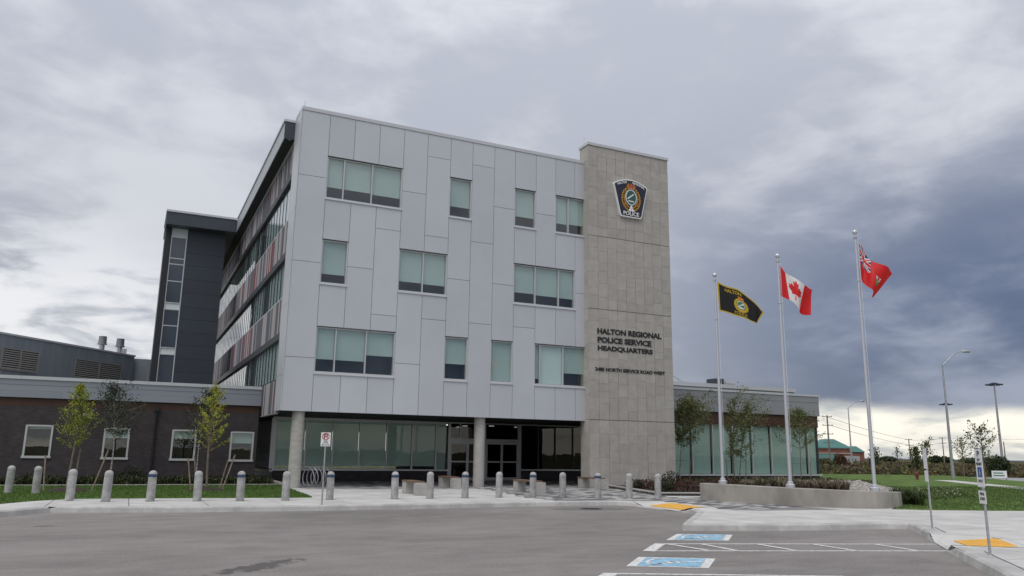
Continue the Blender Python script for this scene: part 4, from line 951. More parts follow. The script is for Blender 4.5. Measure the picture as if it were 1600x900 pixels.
pl2, u, nrm = sign_face(t, x, y, 1.00, 1.22, .30, math.radians(235)); sign_text(pl2, 'FINE', x, y, u, nrm, 0, 1.14, .18, .05, BLACK); sign_text(pl2, '$300', x, y, u, nrm, 0, 1.05, .20, .06, BLACK)
m = MB(); m.lathe([(.030,1.235),(.030,1.255)], (x,y,0), 10); m.build('clamp', GALV, t)
x, y = 17.21, 13.02; t = sign_post(x, y, 1.86, 'steel post with parking signs turned edge on, farther from the camera')
pl, u, nrm = sign_face(t, x, y, 1.52, 1.98, .30, math.radians(230)); pl2, u, nrm = sign_face(t, x, y, 1.22, 1.48, .30, math.radians(230))
# flagpoles
FLAGS = []
POLES = [((19.37,22.86),1.0105,8.44,.75,'with the black and gold police flag'),((20.01,20.26),1.0143,8.69,.725,'with the red and white maple leaf flag'),((21.65,18.30),1.028,9.29,.685,'with the red ensign flag')]
for (x, y), k, top, zb, lab in POLES:
    x, y = x*k, y*k; top = CAMH+(top-CAMH)*k
    t = thing('flagpole', 'tall tapered aluminium flagpole '+lab, 'flagpole', (x, y, zb), 'flagpoles on the planter wall')
    m = MB(); m.tube([(x,y,zb),(x,y,zb+2.5),(x,y,top-.15)], [.062,.058,.036], 16); m.build('pole', POLEM, t)
    m = MB(); m.lathe([(.15,0),(.155,.05),(.155,.11),(.10,.14),(.095,.20),(.07,.22)], (x,y,zb-.0), 20); m.build('base_collar', POLEM, t)
    m = MB(); m.lathe([(.02,-.15),(.02,-.09)]+[(.085*math.sin(math.pi*(i+.3)/12.6), -.085*math.cos(math.pi*(i+.3)/12.6)) for i in range(13)], (x,y,top), 16); m.build('ball_finial', mat('finial', (.62,.62,.64), .25, .5), t)
    m = MB(); m.lathe([(.03,-.25),(.055,-.24),(.055,-.17),(.03,-.16)], (x,y,top), 12); m.build('truck', GALV, t)
    m = MB(); m.tube([(x+.07,y-.04,top-.25),(x+.085,y-.05,zb+1.2)], .005, 5); m.build('halyard', WHITE, t)
    m = MB(); m.lathe([(.045,0),(.062,.01),(.062,.05),(.045,.06)], (x,y,top-1.72*k), 12); m.build('retainer_ring', POLEM, t)
FT = [([(19.45,22.83,8.2),(19.72,22.7,8.04),(19.95,22.59,7.96),(20.2,22.47,7.86),(20.58,22.29,7.56),(20.83,22.17,7.28),(20.98,22.1,7.02)],[(19.48,22.82,7.07),(19.72,22.7,7.01),(19.97,22.58,6.92),(20.22,22.46,6.83),(20.46,22.35,6.72),(20.63,22.26,6.66),(20.76,22.2,6.62)]),
 ([(20.07,20.23,8.35),(20.26,20.15,8.11),(20.49,20.04,7.91),(20.78,19.9,7.63),(20.95,19.82,7.58),(21.12,19.74,7.53)],[(20.06,20.24,7.25),(20.32,20.12,7.11),(20.44,20.06,6.98),(20.64,19.97,6.70),(20.82,19.88,6.62),(20.98,19.8,6.6)]),
 ([(21.76,18.25,9.01),(21.95,18.15,8.56),(22.07,18.1,8.3),(22.24,18.02,8.17),(22.42,17.93,8.07),(22.58,17.86,7.99),(22.73,17.79,7.87)],[(21.74,18.26,7.69),(21.82,18.22,7.5),(21.89,18.18,7.34),(21.96,18.15,7.25),(22.02,18.13,7.15),(22.06,18.1,7.08),(22.11,18.08,7.05)])]
FU = [None, [0,.25,.45,.75,.88,1], [0,.30,.5,.62,.75,.88,1]]
def cat(P, U, u):
    i = 0
    while i < len(U)-2 and u > U[i+1]: i += 1
    f = (u-U[i])/(U[i+1]-U[i]); p1, p2 = Vector(P[i]), Vector(P[i+1])
    p0 = Vector(P[i-1]) if i else p1*2-p2; p3 = Vector(P[i+2]) if i+2 < len(P) else p2*2-p1
    return .5*((2*p1)+(p2-p0)*f+(2*p0-5*p1+4*p2-p3)*f*f+(3*p1-p0-3*p2+p3)*f**3)
def flag(fi, cell, mats, lab, ripple, NU=90, NV=60):
    k = POLES[fi][1]; T, Bm = FT[fi]; U = FU[fi] or [i/(len(T)-1) for i in range(len(T))]
    def S(u, v, d=0):
        p = cat(Bm, U, u).lerp(cat(T, U, u), v); r = ripple(u, v); p = p+VH*r
        p = Vector((0,0,CAMH))+(p-Vector((0,0,CAMH)))*k; return p-VH*d
    m = MB()
    for j in range(NV+1):
        for i in range(NU+1): m.v.append(tuple(S(i/NU, j/NV)))
    for j in range(NV):
        for i in range(NU):
            a = j*(NU+1)+i; m.f.append((a, a+1, a+NU+2, a+NU+1)); m.m.append(cell((i+.5)/NU, (j+.5)/NV))
    t = thing('flag', lab, 'flag', tuple(S(0,.5)), 'flags flying on the flagpoles'); m.smooth = True; m.build('cloth', mats, t, smooth=True); return t, S
def cloth(n_, c): return leafmat(n_, c, .30, .04)
CBLK, CGLD, CRED, CWHT, CNVY, CGRN = cloth('flag_black', (.010,.010,.011)), cloth('flag_gold', (.55,.40,.03)), cloth('flag_red', (.70,.014,.016)), cloth('flag_white', (.78,.78,.78)), cloth('flag_navy', (.02,.03,.14)), cloth('flag_green', (.06,.20,.09))
def c_police(u, v):
    if u < .03 or u > .965 or v < .045 or v > .955: return 1
    x, y = (u-.50)*1.55, v-.44
    r = math.hypot(x/1.0, y/1.15)
    if r < .105: return 3 if abs(y-.9*x) < .022 or y < -.075 else 5
    if r < .125: return 3
    if .14 < r < .22+.012*math.sin(math.atan2(y, x)*22) and y < .19: return 1
    if abs(x) < .085 and .19 < y < .30: return 2 if (int((x+1)*60)+int(y*60)) % 2 else 1
    if abs(x) < .06 and -.26 < y < -.16: return 3
    return 0
ft, S = flag(0, c_police, [CBLK, CGLD, CRED, CWHT, CNVY, CGRN], 'black gold-edged police flag on the left pole', lambda u, v: .10*math.sin(u*8+v*2)*u+.03*math.sin(u*19+v*3)*u)
def flag_text(t, S, txt, u0, v0, du, dv, mt):
    off = Vector(OFF[t.name])
    me = text_mesh(txt, 0, 0, 1, 1, 0, bold=.03, fn=lambda a, b, d: S(u0+a*du, v0+b*dv-.02*math.sin(a*math.pi)*0, .008+d*.004)-off); me.materials.append(mt); o = bpy.data.objects.new('text_line', me); COL.objects.link(o); o.parent = t
flag_text(ft, S, 'HALTON', .15, .77, .37, .13, CGLD); flag_text(ft, S, 'POLICE', .36, .07, .26, .11, CGLD)
LEAFH = [(0,.5),(.07,.35),(.15,.40),(.115,.16),(.215,.27),(.245,.19),(.375,.21),(.33,.09),(.40,.04),(.205,-.13),(.235,-.21),(.02,-.175),(.035,-.42),(0,-.42)]
LEAFP = LEAFH+[(-a, b) for a, b in LEAFH[::-1]]
ft2, S = flag(1, lambda u, v: 0 if u < .25 or u > .75 or inside(((u-.5)*1.9, v-.5), [(a*1.0, b*.85) for a, b in LEAFP]) else 1, [CRED, CWHT], 'red and white maple leaf flag on the middle pole', lambda u, v: .16*math.sin(u*7.5+1.2*(1-v))*min(1, u*1.6)+.05*math.sin(u*17+v*4)*u, 120, 80)
def c_ens(u, v):
    if u < .5 and v > .5:
        x, y = (u-.25)*4, (v-.75)*4
        if abs(x) < .11 or abs(y) < .18: return 0
        if abs(x) < .19 or abs(y) < .30: return 1
        d = min(abs(x-y), abs(x+y))
        return 0 if d < .09 else (1 if d < .26 else 2)
    x, y = u-.72, v-.42
    if abs(x) < .085 and -.20 < y < .13 and abs(x) < .085+(y+.05)*.45:
        if y > .03: return 0 if abs(x) < .02 or abs(y-.08) < .014 else 1
        return 3 if (abs(x) < .045 and -.09 < y < .01) else 4
    return 0
flag(2, c_ens, [CRED, CWHT, CNVY, CGLD, CGRN], 'red ensign flag with union canton on the right pole', lambda u, v: .20*math.sin(u*6.5+.9*(1-v))*min(1, u*1.8)+.04*math.sin(u*16+v*5)*u, 120, 80)
# ================================================================== VEGETATION
def leaf_quad(m, p, s, rnd, mi=0, up=.2):
    d = Vector((rnd.gauss(0,1), rnd.gauss(0,1), rnd.gauss(0,.7)+up)).normalized(); e = d.orthogonal().normalized(); e = (Matrix.Rotation(rnd.random()*6.28, 3, d) @ e)
    f = d.cross(e); a = s*(.7+rnd.random()*.7); b = a*.62
    p = Vector(p); m.quad(p-e*a*.5, p-f*b*.5+e*a*.05, p+e*a*.5, p+f*b*.5+e*a*.05, mi)
def tree(name, lab, x, y, z, H, th, rad, nb, leaves, lmats, lsize, bark, seed, trunks=1, lean=(0,0), up=(.6,1.1), profile=None, stakes=(), mulch=0, tr=.035, group=None, spread=.10, wind=0):
    rn = random.Random(seed); t = thing(name, lab, 'tree', (x, y, z), group)
    tk = MB(); cr = MB()
    profile = profile or (lambda s: math.sin(math.pi*min(1, s*.75+.25))**.8)
    for k in range(trunks):
        az = rn.random()*6.28; off = (.0 if trunks == 1 else .12); P = []
        for i in range(9):
            s = i/8; sw = .05*math.sin(s*5+k*2+seed)
            P.append(Vector((x+off*math.cos(az)*(1+3*s)+lean[0]*s*s+sw, y+off*math.sin(az)*(1+3*s)+lean[1]*s*s+sw*.6, z-.05+H*(1-.08*k)*s)))
        tk.tube(P, [tr*(1-.82*i/8)+.004 for i in range(9)], 8)
        for b in range(nb//trunks):
            s = (b+.5)/(nb//trunks); zz_ = th+(H*.96-th)*s; f = zz_/H*8; i = min(7, int(f)); p0 = P[i].lerp(P[i+1], f-i)
            a = b*2.39996+rn.random()*.6; el = up[0]+(up[1]-up[0])*rn.random(); L = rad*profile(s)*(.7+.5*rn.random())/max(.35, math.cos(el))
            d = Vector((math.cos(a)*math.cos(el), math.sin(a)*math.cos(el), math.sin(el))); Q = []
            for q in range(5):
                u = q/4; Q.append(p0+d*L*u+Vector((wind*L*u*u*.9, -wind*L*u*u*.3, .12*L*u*u-wind*.1*u)))
            tk.tube(Q, [tr*.32*(1-.8*q/4)+.002 for q in range(5)], 5, cap=False)
            nl = leaves//nb
            for _ in range(nl):
                u = .12+.95*rn.random()**.8; q = min(3, int(u*4)) if u < 1 else 3; p = Q[q].lerp(Q[q+1], min(1.1, u*4-q)); sp = spread*(.5+u*.7)
                leaf_quad(cr, p+Vector((rn.gauss(0,sp), rn.gauss(0,sp), rn.gauss(0,sp))), lsize, rn, rn.randrange(len(lmats)))
    tk.build('trunk', bark, t); cr.build('crown', lmats, t, smooth=False)
    for sx, sy, hx, hy, hh in stakes:
        m = MB(); m.tube([(x+sx,y+sy,z-.05),(x+hx,y+hy,z+hh)], .028, 7); m.build('stake', STAKE, t)
    if stakes:
        m = MB(); P = [(x+hx,y+hy,z+hh-.1) for sx, sy, hx, hy, hh in stakes]
        for p in P: m.tube([p, (x, y, z+P[0][2]-z)], .006, 5)
        m.build('tie', BLACK, t)
    if mulch:
        m = MB(); rr = random.Random(seed); m.lathe([(mulch,.0),(mulch*.8,.04),(mulch*.4,.09),(.05,.11)], (x,y,z), 22)
        m.v = [(a, b, c+(rr.random()*.03 if c > z else 0)) for a, b, c in m.v]; m.build('mulch_ring', MULCH, t)
    return t
YL = [leafmat('leaf_yellow', (.44,.40,.04)), leafmat('leaf_lime', (.27,.32,.04)), leafmat('leaf_lime_dark', (.12,.19,.025))]
DL = [leafmat('leaf_dark', (.035,.055,.025)), leafmat('leaf_dark_grey', (.06,.075,.04)), leafmat('leaf_dusk', (.05,.05,.03))]
BL = [leafmat('leaf_olive', (.12,.165,.05)), leafmat('leaf_olive_yellow', (.26,.27,.09)), leafmat('leaf_olive_dark', (.06,.095,.03)), leafmat('leaf_bronze', (.18,.17,.06))]
cone = lambda s: (1-s)**.75*.95+.10
tree('young_tree', 'yellow-green young tree with wooden stakes on the lawn, nearer the left edge', -1.78, 33.2, .17, 3.95, 1.45, .66, 40, 2700, YL, .064, BARK, 5, profile=cone, spread=.055, stakes=((-.75,-.1,-.85,.1,1.25),(.15,.35,.22,.25,1.5),(.75,-.2,1.15,.0,1.45)), mulch=.75, tr=.045, up=(.5,1.0), group='young trees on the lawn')
tree('young_tree', 'yellow-green young tree with wooden stakes on the lawn, nearer the entrance', 2.88, 33.05, .17, 4.12, 1.5, .72, 34, 1900, YL[:2], .066, BARK, 9, profile=cone, spread=.045, stakes=((-.55,-.1,-.75,.0,1.2),(-.3,.5,-.5,.5,1.3),(.5,.4,.75,.5,1.1),(.55,-.1,.95,.0,1.35)), mulch=.7, tr=.045, up=(.35,.85), group='young trees on the lawn')
tree('birch_tree', 'dark-leaved birch against the brick wing behind the left young tree', -.55, 38.7, .18, 4.35, 1.9, .95, 28, 2200, DL, .078, BARKW, 12, tr=.035, up=(.2,.9), lean=(-.25,0), wind=.15, group='birches by the brick wing')
tree('birch_tree', 'dark-leaved sparse birch against the brick wing behind the right young tree', 2.9, 38.75, .18, 4.35, 1.5, .95, 24, 1700, DL, .078, BARKW, 15, tr=.03, up=(.1,.8), lean=(.3,0), wind=.1, group='birches by the brick wing')
oval = lambda s: math.sin(math.pi*min(1,(s*.85+.12)))**.7
ST = ((-.7,0,-.8,0,1.35),(.75,.1,.85,.1,1.3))
tree('birch_tree', 'full-crowned birch with pale trunk right beside the stone tower', 28.6, 37.4, .22, 4.7, 2.0, 1.15, 40, 5200, BL, .092, BARKW, 31, profile=oval, lean=(.55,-.2), wind=.55, stakes=ST, tr=.04, up=(.3,1.0), group='birches by the glazed wing')
tree('birch_tree', 'multi-stemmed birch between the left and middle flagpoles', 33.3, 38.0, .22, 5.1, 1.4, 1.1, 45, 4400, BL, .09, BARK, 36, trunks=3, profile=oval, lean=(.55,-.2), wind=.5, stakes=ST, tr=.03, up=(.5,1.15), group='birches by the glazed wing')
tree('birch_tree', 'sparse open-crowned young tree behind the middle flagpole', 39.4, 38.9, .22, 4.75, 2.0, 1.65, 32, 2500, BL, .092, BARK, 43, profile=lambda s: (1-s)**.8+.08, lean=(.1,0), wind=.12, stakes=((-.7,0,-.75,0,1.2),(.8,0,.85,0,1.2)), tr=.03, up=(.15,.9), group='birches by the glazed wing')

# clumps and ground cover
def clump(m, x, y, z, r, h, n_, rnd, mats_n, blade=.02, droop=.5, mi0=0):
    for _ in range(n_):
        a = rnd.random()*6.28; q = rnd.random()*r*.35; L = h*(.6+.5*rnd.random()); out = r*(.4+.7*rnd.random()); w_ = blade*(.6+.8*rnd.random())
        b = Vector((x+q*math.cos(a), y+q*math.sin(a), z)); mid = b+Vector((out*.45*math.cos(a), out*.45*math.sin(a), L*.75)); tip = b+Vector((out*math.cos(a), out*math.sin(a), L*(1-droop*rnd.random())))
        s = Vector((-math.sin(a), math.cos(a), 0))*w_; mi = mi0+rnd.randrange(mats_n)
        m.quad(b-s, b+s, mid+s*.8, mid-s*.8, mi); i = len(m.v); m.v += [tuple(mid-s*.8), tuple(mid+s*.8), tuple(tip)]; m.f.append((i,i+1,i+2)); m.m.append(mi)
def shrub(name, lab, x, y, z, r, h, n_, mats, seed, ls=.07, group=None):
    rn = random.Random(seed); t = thing(name, lab, 'shrub', (x, y, z), group); m = MB(); s = MB()
    for i in range(9):
        a = rn.random()*6.28; s.tube([(x,y,z-.03),(x+r*.35*math.cos(a),y+r*.35*math.sin(a),z+h*.45),(x+r*.7*math.cos(a),y+r*.7*math.sin(a),z+h*.85)], [.012,.008,.004], 5, cap=False)
    for i in range(n_):
        d = Vector((rn.gauss(0,1), rn.gauss(0,1), rn.gauss(0,1))).normalized()*(rn.random()**.45); p = (x+d.x*r, y+d.y*r, z+h*.5+d.z*h*.5)
        b = 1+.22*noise.noise((p[0]*4, p[1]*4, p[2]*4)); leaf_quad(m, (x+d.x*r*b, y+d.y*r*b, z+max(.02, h*.5+d.z*h*.5*b)), ls, rn, rn.randrange(len(mats)))
    s.build('stems', BARK, t); m.build('foliage', mats, t, smooth=False); return t
rg = random.Random(77)
BEDG = [leafmat('bed_green', (.035,.055,.018)), leafmat('bed_dark', (.02,.03,.012)), leafmat('bed_yellowish', (.09,.10,.03)), leafmat('bed_rust', (.09,.045,.025))]
m = MB()
for i in range(900):
    x = -9+rg.random()*15.2; y = 38.15+rg.random()*1.7; clump(m, x, y, .18, .16+.12*rg.random(), .18+.25*rg.random(), 7, rg, 3 if rg.random() < .85 else 4, .022, .5)
for i in range(5200):
    x = -9+rg.random()*15.2; y = 38.1+rg.random()*2.0; leaf_quad(m, (x, y, .2+rg.random()*(.28+.12*noise.noise((x*1.3,0,0)))), .09, rg, rg.choice((0,0,1,2)))
o = m.build('ground_cover', BEDG, None, kind='stuff', smooth=False); tag(o, 'low green perennials along the brick wing', 'plants')
for i, (x, r, h, lab) in enumerate(((.35,.55,.75,'dark rounded shrub left of the downspout against the brick wing'),(-.45,.4,.55,'small dark shrub below the second wing window'),(5.2,.45,.45,'low dark shrub at the right end of the brick wing bed'),(-3.4,.45,.5,'dark shrub below the leftmost wing window'))):
    shrub('shrub', lab, x, 39.7, .18, r, h, 500, BEDG[:2], 100+i, .08, 'shrubs in the wing bed')
REDL = [leafmat('sedum_red', (.11,.035,.025)), leafmat('sedum_brown', (.085,.05,.025)), leafmat('sedum_dark', (.035,.03,.018))]
m = MB()
for i in range(5200):
    u = rg.random(); x = 20.6+u*6.5; y0 = 27.2; y = y0+rg.random()*4; leaf_quad(m, (x, y, .25+rg.random()*(.42+.18*noise.noise((x*1.5,y*1.5,0)))), .09, rg, rg.randrange(3))
o = m.build('ground_cover', REDL, None, kind='stuff', smooth=False); tag(o, 'reddish low planting in front of the stone tower bed', 'plants')
m = MB()
for i in range(5000):
    x = 26+rg.random()*15; y = 34+rg.random()*5.5; leaf_quad(m, (x, y, .25+rg.random()*(.20+.15*noise.noise((x*.8,y*.8,3)))), .11, rg, rg.randrange(3))
o = m.build('ground_cover', BEDG, None, kind='stuff', smooth=False); tag(o, 'dark green low planting along the glazed wing', 'plants')
for i, (x, y, r, h, lab) in enumerate(((20.9,30.3,.28,.38,'small dark shrub nearest the bench in the tower bed'),(21.4,29.5,.35,.42,'small dark shrub behind the second bollard from the right'),(20.55,27.9,.42,.50,'dark green shrub at the front corner of the tower bed'),(22.2,29.7,.45,.85,'taller dark shrub in the middle of the tower bed'))):
    shrub('shrub', lab, x, y, .24, r, h, 450, BEDG[:2], 200+i, .075, 'shrubs in the tower bed')
GR = [leafmat('dry_grass_tan', (.33,.28,.19)), leafmat('dry_grass_pink', (.23,.16,.13)), leafmat('grass_green', (.10,.13,.05)), leafmat('dry_grass_dark', (.10,.075,.05))]
def grass_clump(lab, x, y, z, r, h, n_, mats, seed, k=1):
    t = thing('ornamental_grass', lab, 'grass clump', (x, y, z), 'ornamental grasses around the planter'); m = MB(); rn = random.Random(seed)
    for i in range(k): clump(m, x+rn.gauss(0, r*.45), y+rn.gauss(0, r*.45), z, r*.7, h*(.8+.4*rn.random()), n_//k, rn, len(mats), .010, .7)
    m.build('blades', mats, t, smooth=False)
SP = [(20.9,23.0),(21.5,22.7),(22.2,22.9),(21.3,21.6)]
DP = [(21.75,21.2),(22.4,21.0),(23.0,21.5),(23.6,22.1),(22.5,20.4)]
for i, (x, y) in enumerate(SP): grass_clump(['tan feathery grass clump nearest the left flagpole','tan feathery grass clump second from the left flagpole','tan feathery grass clump farthest back left of the middle flagpole','tan feathery grass clump closest to the middle flagpole'][i], x, y, .62, .38, .42, 520, [GR[0],GR[2],GR[1]], 300+i, 5)
for i, (x, y) in enumerate(DP): grass_clump(['reddish tan grass clump just right of the middle flagpole','reddish tan grass clump second right of the middle flagpole','reddish tan grass clump third right of the middle flagpole','reddish tan grass clump beside the gravel','reddish tan grass clump at the wall edge between middle and right flagpole'][i], x, y, .60, .40, .42, 520, [GR[0],GR[1],GR[3]], 320+i, 5)
for i, (x, y, r, h) in enumerate(((24.95,19.7,.55,.62),(25.6,20.4,.5,.58),(25.9,21.4,.45,.5))): grass_clump(['big green arching grass clump against the right end of the planter','green arching grass clump second beyond the planter end','green arching grass clump third beyond the planter end'][i], x, y, .165, r, h, 1300, [GR[2],leafmat('grass_deep', (.045,.075,.022)),leafmat('grass_mid', (.075,.10,.03))], 340+i, 6)
WF = [leafmat('weed_green', (.085,.12,.03)), leafmat('weed_pale', (.40,.42,.30)), leafmat('weed_light', (.16,.19,.07))]
m = MB()
for i in range(380):
    u, v = rg.random(), rg.random(); x = 26+u*9+v*6; y = 20.5+u*7+v*1.5+rg.random(); clump(m, x, y, .165, .12, .10+.14*rg.random(), 5, rg, 1, .012, .4)
    if rg.random() < .35: leaf_quad(m, (x, y, .26+rg.random()*.10), .08, rg, 1, 2); leaf_quad(m, (x+.06, y, .26+rg.random()*.15), .08, rg, 2, 2)
o = m.build('ground_cover', WF, None, kind='stuff', smooth=False); tag(o, 'pale flowering weeds on the lawn behind the planter', 'plants')
# mown grass blades
def mow(name, poly, n_, bx, mats, h, lab, w_=.012):
    m = MB(); rn = random.Random(len(poly)); k = 0
    while k < n_:
        x, y = bx[0]+rn.random()*(bx[1]-bx[0]), bx[2]+rn.random()*(bx[3]-bx[2]); k += 1
        if not inside((x, y), poly): continue
        a = rn.random()*6.28; hh = h*(.6+.7*rn.random()); s = (w_*math.cos(a), w_*math.sin(a)); i = len(m.v)
        m.v += [(x-s[0],y-s[1],.162),(x+s[0],y+s[1],.162),(x+rn.gauss(0,.02),y+rn.gauss(0,.02),.165+hh)]; m.f.append((i,i+1,i+2)); m.m.append(rn.randrange(len(mats)))
    o = m.build(name, mats, None, kind='stuff', smooth=False); tag(o, lab, 'grass')
TURF = [leafmat('turf_a', (.095,.165,.032)), leafmat('turf_b', (.12,.19,.045)), leafmat('turf_c', (.07,.125,.025))]
mow('grass', LAWN_L, 60000, (-7,6.4,26,38), TURF, .045, 'short mown grass of the lawn before the brick wing')
mow('grass', LAWN_R, 90000, (22,48,9,32), TURF+[leafmat('turf_d', (.10,.13,.04))], .05, 'short mown grass of the lawn right of the planter', .016)

# ================================================================== FAR SIDE, RIGHT
SCR = [leafmat('scrub_olive', (.11,.115,.042)), leafmat('scrub_brown', (.12,.09,.05)), leafmat('scrub_rust', (.115,.075,.045)), leafmat('scrub_green', (.06,.08,.025)), leafmat('scrub_yellow', (.20,.17,.04)), leafmat('scrub_dark', (.035,.038,.018))]
m = MB(); rs = random.Random(8); roadside = lambda x, y: (x-61.7)*.776-(y-38.4)*.63
for i in range(15000):
    az = math.radians(64.54-rs.uniform(-3, 45)); d = 70+180*rs.random()**1.6; x, y = d*math.cos(az), d*math.sin(az); q = roadside(x, y)
    al = (x-61.7)*.63+(y-38.4)*.776
    if -2.5 < q < 13.2 and al < 22: continue
    if inside((x, y), LAWN_R) or (q < 0 and al < -4) or (x < 47 and y < 62): continue
    big = noise.noise((x*.05, y*.05, 0)); h = (.42+.5*rs.random())*(1+.5*big); mi = int(min(5, max(0, 2.2+3.2*noise.noise((x*.09, y*.09, 4))+rs.gauss(0,1.0))))
    for _ in range(7): leaf_quad(m, (x+rs.gauss(0,.5), y+rs.gauss(0,.5), rs.random()*h), .42, rs, mi if rs.random() < .7 else rs.randrange(6), .5)
o = m.build('scrub', SCR, None, kind='stuff', smooth=False); tag(o, 'olive and rust coloured scrub field beyond the road', 'scrub')
def at(px_deg, d): a = math.radians(64.54-px_deg); return d*math.cos(a), d*math.sin(a)
def deg(px): return math.degrees(math.atan((px-800)/1227.07/1.023))
# street lights
def street_light(x, y, H, lab, armv, L, rise):
    t = thing('street_light', lab, 'street light', (x, y, .1), 'street lights along the far road'); av = Vector(armv).normalized()
    m = MB(); m.tube([(x,y,0),(x,y,H*.5),(x,y,H)], [.135,.10,.06], 12); m.build('pole', GALV, t)
    m = MB(); P = [Vector((x,y,H-.1))+av*(L*f)+Vector((0,0,rise*g_)) for f, g_ in ((0,0),(.3,.42),(.6,.78),(.8,.95),(1.0,1.0))]; m.tube(P, [.05,.045,.04,.035,.03], 8); m.build('arm', GALV, t)
    m = MB(); e = P[-1]; m.tube([e-av*.05, e+av*.15, e+av*.6, e+av*.75], [.05,.12,.11,.04], 8); m.build('luminaire', GALV, t)
sx, sy = 60.66, 43.58
street_light(sx, sy, 9.45, 'tall galvanised street light with curved arm, nearer the right edge', (.9,-.43,0), 1.75, 1.25)
street_light(101, 89.2, 9.4, 'distant galvanised street light behind the right flagpole', (.9,-.43,0), 2.0, 1.2)
def mast(px, d, H, lab):
    x, y = at(deg(px), d); t = thing('high_mast_light', lab, 'mast light', (x, y, 0), 'high mast lights'); m = MB(); m.tube([(x,y,0),(x,y,H)], [.22,.12], 10); m.build('mast', GALV, t)
    m = MB(); m.lathe([(.2,H),(.55,H+.1),(.55,H+.22),(.2,H+.35)], (x,y,0), 14); m.build('light_ring', DARKF, t)
    for i in range(6): a = i*1.047; m = MB(); m.box(x+.95*math.cos(a)-.24, x+.95*math.cos(a)+.24, y+.95*math.sin(a)-.24, y+.95*math.sin(a)+.24, H-.12, H+.10); m.build('lamp_head', DARKF, t)
mast(1571, 150, 13.7, 'dark high mast light nearer the right edge of the picture'); mast(1491, 190, 13.0, 'dark high mast light just behind the near street light')
def upole(px, d, H, lab, arms=2, ins=True, lean=0):
    x, y = at(deg(px), d); t = thing('utility_pole', lab, 'utility pole', (x, y, 0), 'wooden utility poles'); m = MB(); m.tube([(x,y,-.5),(x+lean,y,H)], [.17,.11], 8); m.build('pole', WPOLE, t)
    for i in range(arms):
        z = H-.25-i*1.5; m = MB(); v = Vector((.9,-.43,0)); c = Vector((x+lean*.9,y,z)); m.obox(c-v*.9+Vector((0,0,-.05)), v*1.8, Vector((.06,.12,0)), (0,0,.1)); m.build('crossarm', WPOLE, t)
    m = MB()
    for i in range(arms):
        for s in (-.8,.8): m.lathe([(.05,0),(.07,.06),(.04,.14)], (x+lean*.9+s*.9, y-s*.43, H-.2-i*1.5), 8)
    m.build('insulators', GREYB, t)
    return (x, y, H)
pA = upole(1301, 150, 9.0, 'wooden utility pole with insulators beside the teal roofed building', 4)
pB = upole(1427, 230, 6.8, 'wooden utility pole above the scrub left of the edge-on sign', 2); pC = upole(1480, 260, 7.9, 'slender utility pole close left of the near street light', 2); pD = upole(1576, 240, 6.3, 'short utility pole at the right edge beyond the dark bush', 0)
for k in range(2):
    o = thing('power_line', ('upper','lower')[k]+' power line sagging between the far utility poles', 'cable', (pA[0],pA[1],0), 'power lines'); m = MB()
    pts = [pA, pB, pC, (at(deg(1700), 280)[0], at(deg(1700), 280)[1], 8.5)]; path = []
    for a, b in zip(pts, pts[1:]):
        for i in range(8): f = i/8; path.append(Vector(a).lerp(Vector(b), f)+Vector((0,0,-.3-1.3*k-4*.35*f*(1-f))))
    m.tube(path, .035, 4); m.build('cable', BLACK, o)
# teal roofed brick building
hx, hy = at(deg(1320), 330); ub = Vector((.9,-.43,0)); vb = Vector((.43,.9,0))
hb = thing('civic_building', 'distant red brick building with teal hipped roofs', 'building', (hx, hy, 0)); O = Vector((hx, hy, 0))
def bb(m, a0, a1, b0, b1, z0, z1): m.obox(O+ub*a0+vb*b0+Vector((0,0,z0)), ub*(a1-a0), vb*(b1-b0), (0,0,z1-z0))
m = MB(); bb(m, -9, 3.2, 0, 12, -1, 5.3); m.build('wall', RBRICK, hb); m = MB(); bb(m, 4.1, 9.5, 2, 10, -1, 3.9); m.build('wall', RBRICK, hb)
m = MB(); bb(m, -1, 5.5, -3, 1.9, -1, 2.4); m.build('low_block', GREYB, hb); m = MB(); bb(m, -9, -3.4, -1.2, -.02, -1, 3.0); m.build('teal_glazing', TGLASS, hb)
m = MB(); bb(m, -9.1, 4.0, -.3, -.03, 3.2, 3.5); bb(m, -9.1, 3.3, -.2, -.025, 4.95, 5.2); m.build('pale_band', RBAND, hb)
def hip(a0, a1, b0, b1, z0, z1, ins):
    m = MB(); P = lambda a, b, z: O+ub*a+vb*b+Vector((0,0,z)); e = [P(a0,b0,z0),P(a1,b0,z0),P(a1,b1,z0),P(a0,b1,z0)]; r = [P(a0+ins,b0+ins*.8,z1),P(a1-ins,b0+ins*.8,z1),P(a1-ins,b1-ins*.8,z1),P(a0+ins,b1-ins*.8,z1)]
    for i in range(4): m.quad(e[i], e[(i+1)%4], r[(i+1)%4], r[i])
    m.poly(r); m.poly(e[::-1]); return m.build('roof', TEAL, hb)
hip(-9.6, 4.0, -.6, 12.6, 5.32, 8.7, 5.2); hip(3.7, 9.9, 1.6, 10.4, 3.92, 6.1, 2.6)
for a in (-.4, .9, 2.2, 3.5):
    f = MB(); bb(f, a, a+.75, -3.06, -3.005, .6, 1.5); wn = f.build('window', RBAND, hb); q = MB(); bb(q, a+.06, a+.69, -3.09, -3.065, .66, 1.44); q.build('pane', ROOM, wn)
for a in (-8.6,-7.3,-6.0,-4.7):
    f = MB(); bb(f, a, a+.9, -1.27, -1.205, .9, 2.4); wn = f.build('window', RBAND, hb); q = MB(); bb(q, a+.07, a+.83, -1.30, -1.275, .97, 2.33); q.build('pane', TGLASS, wn)
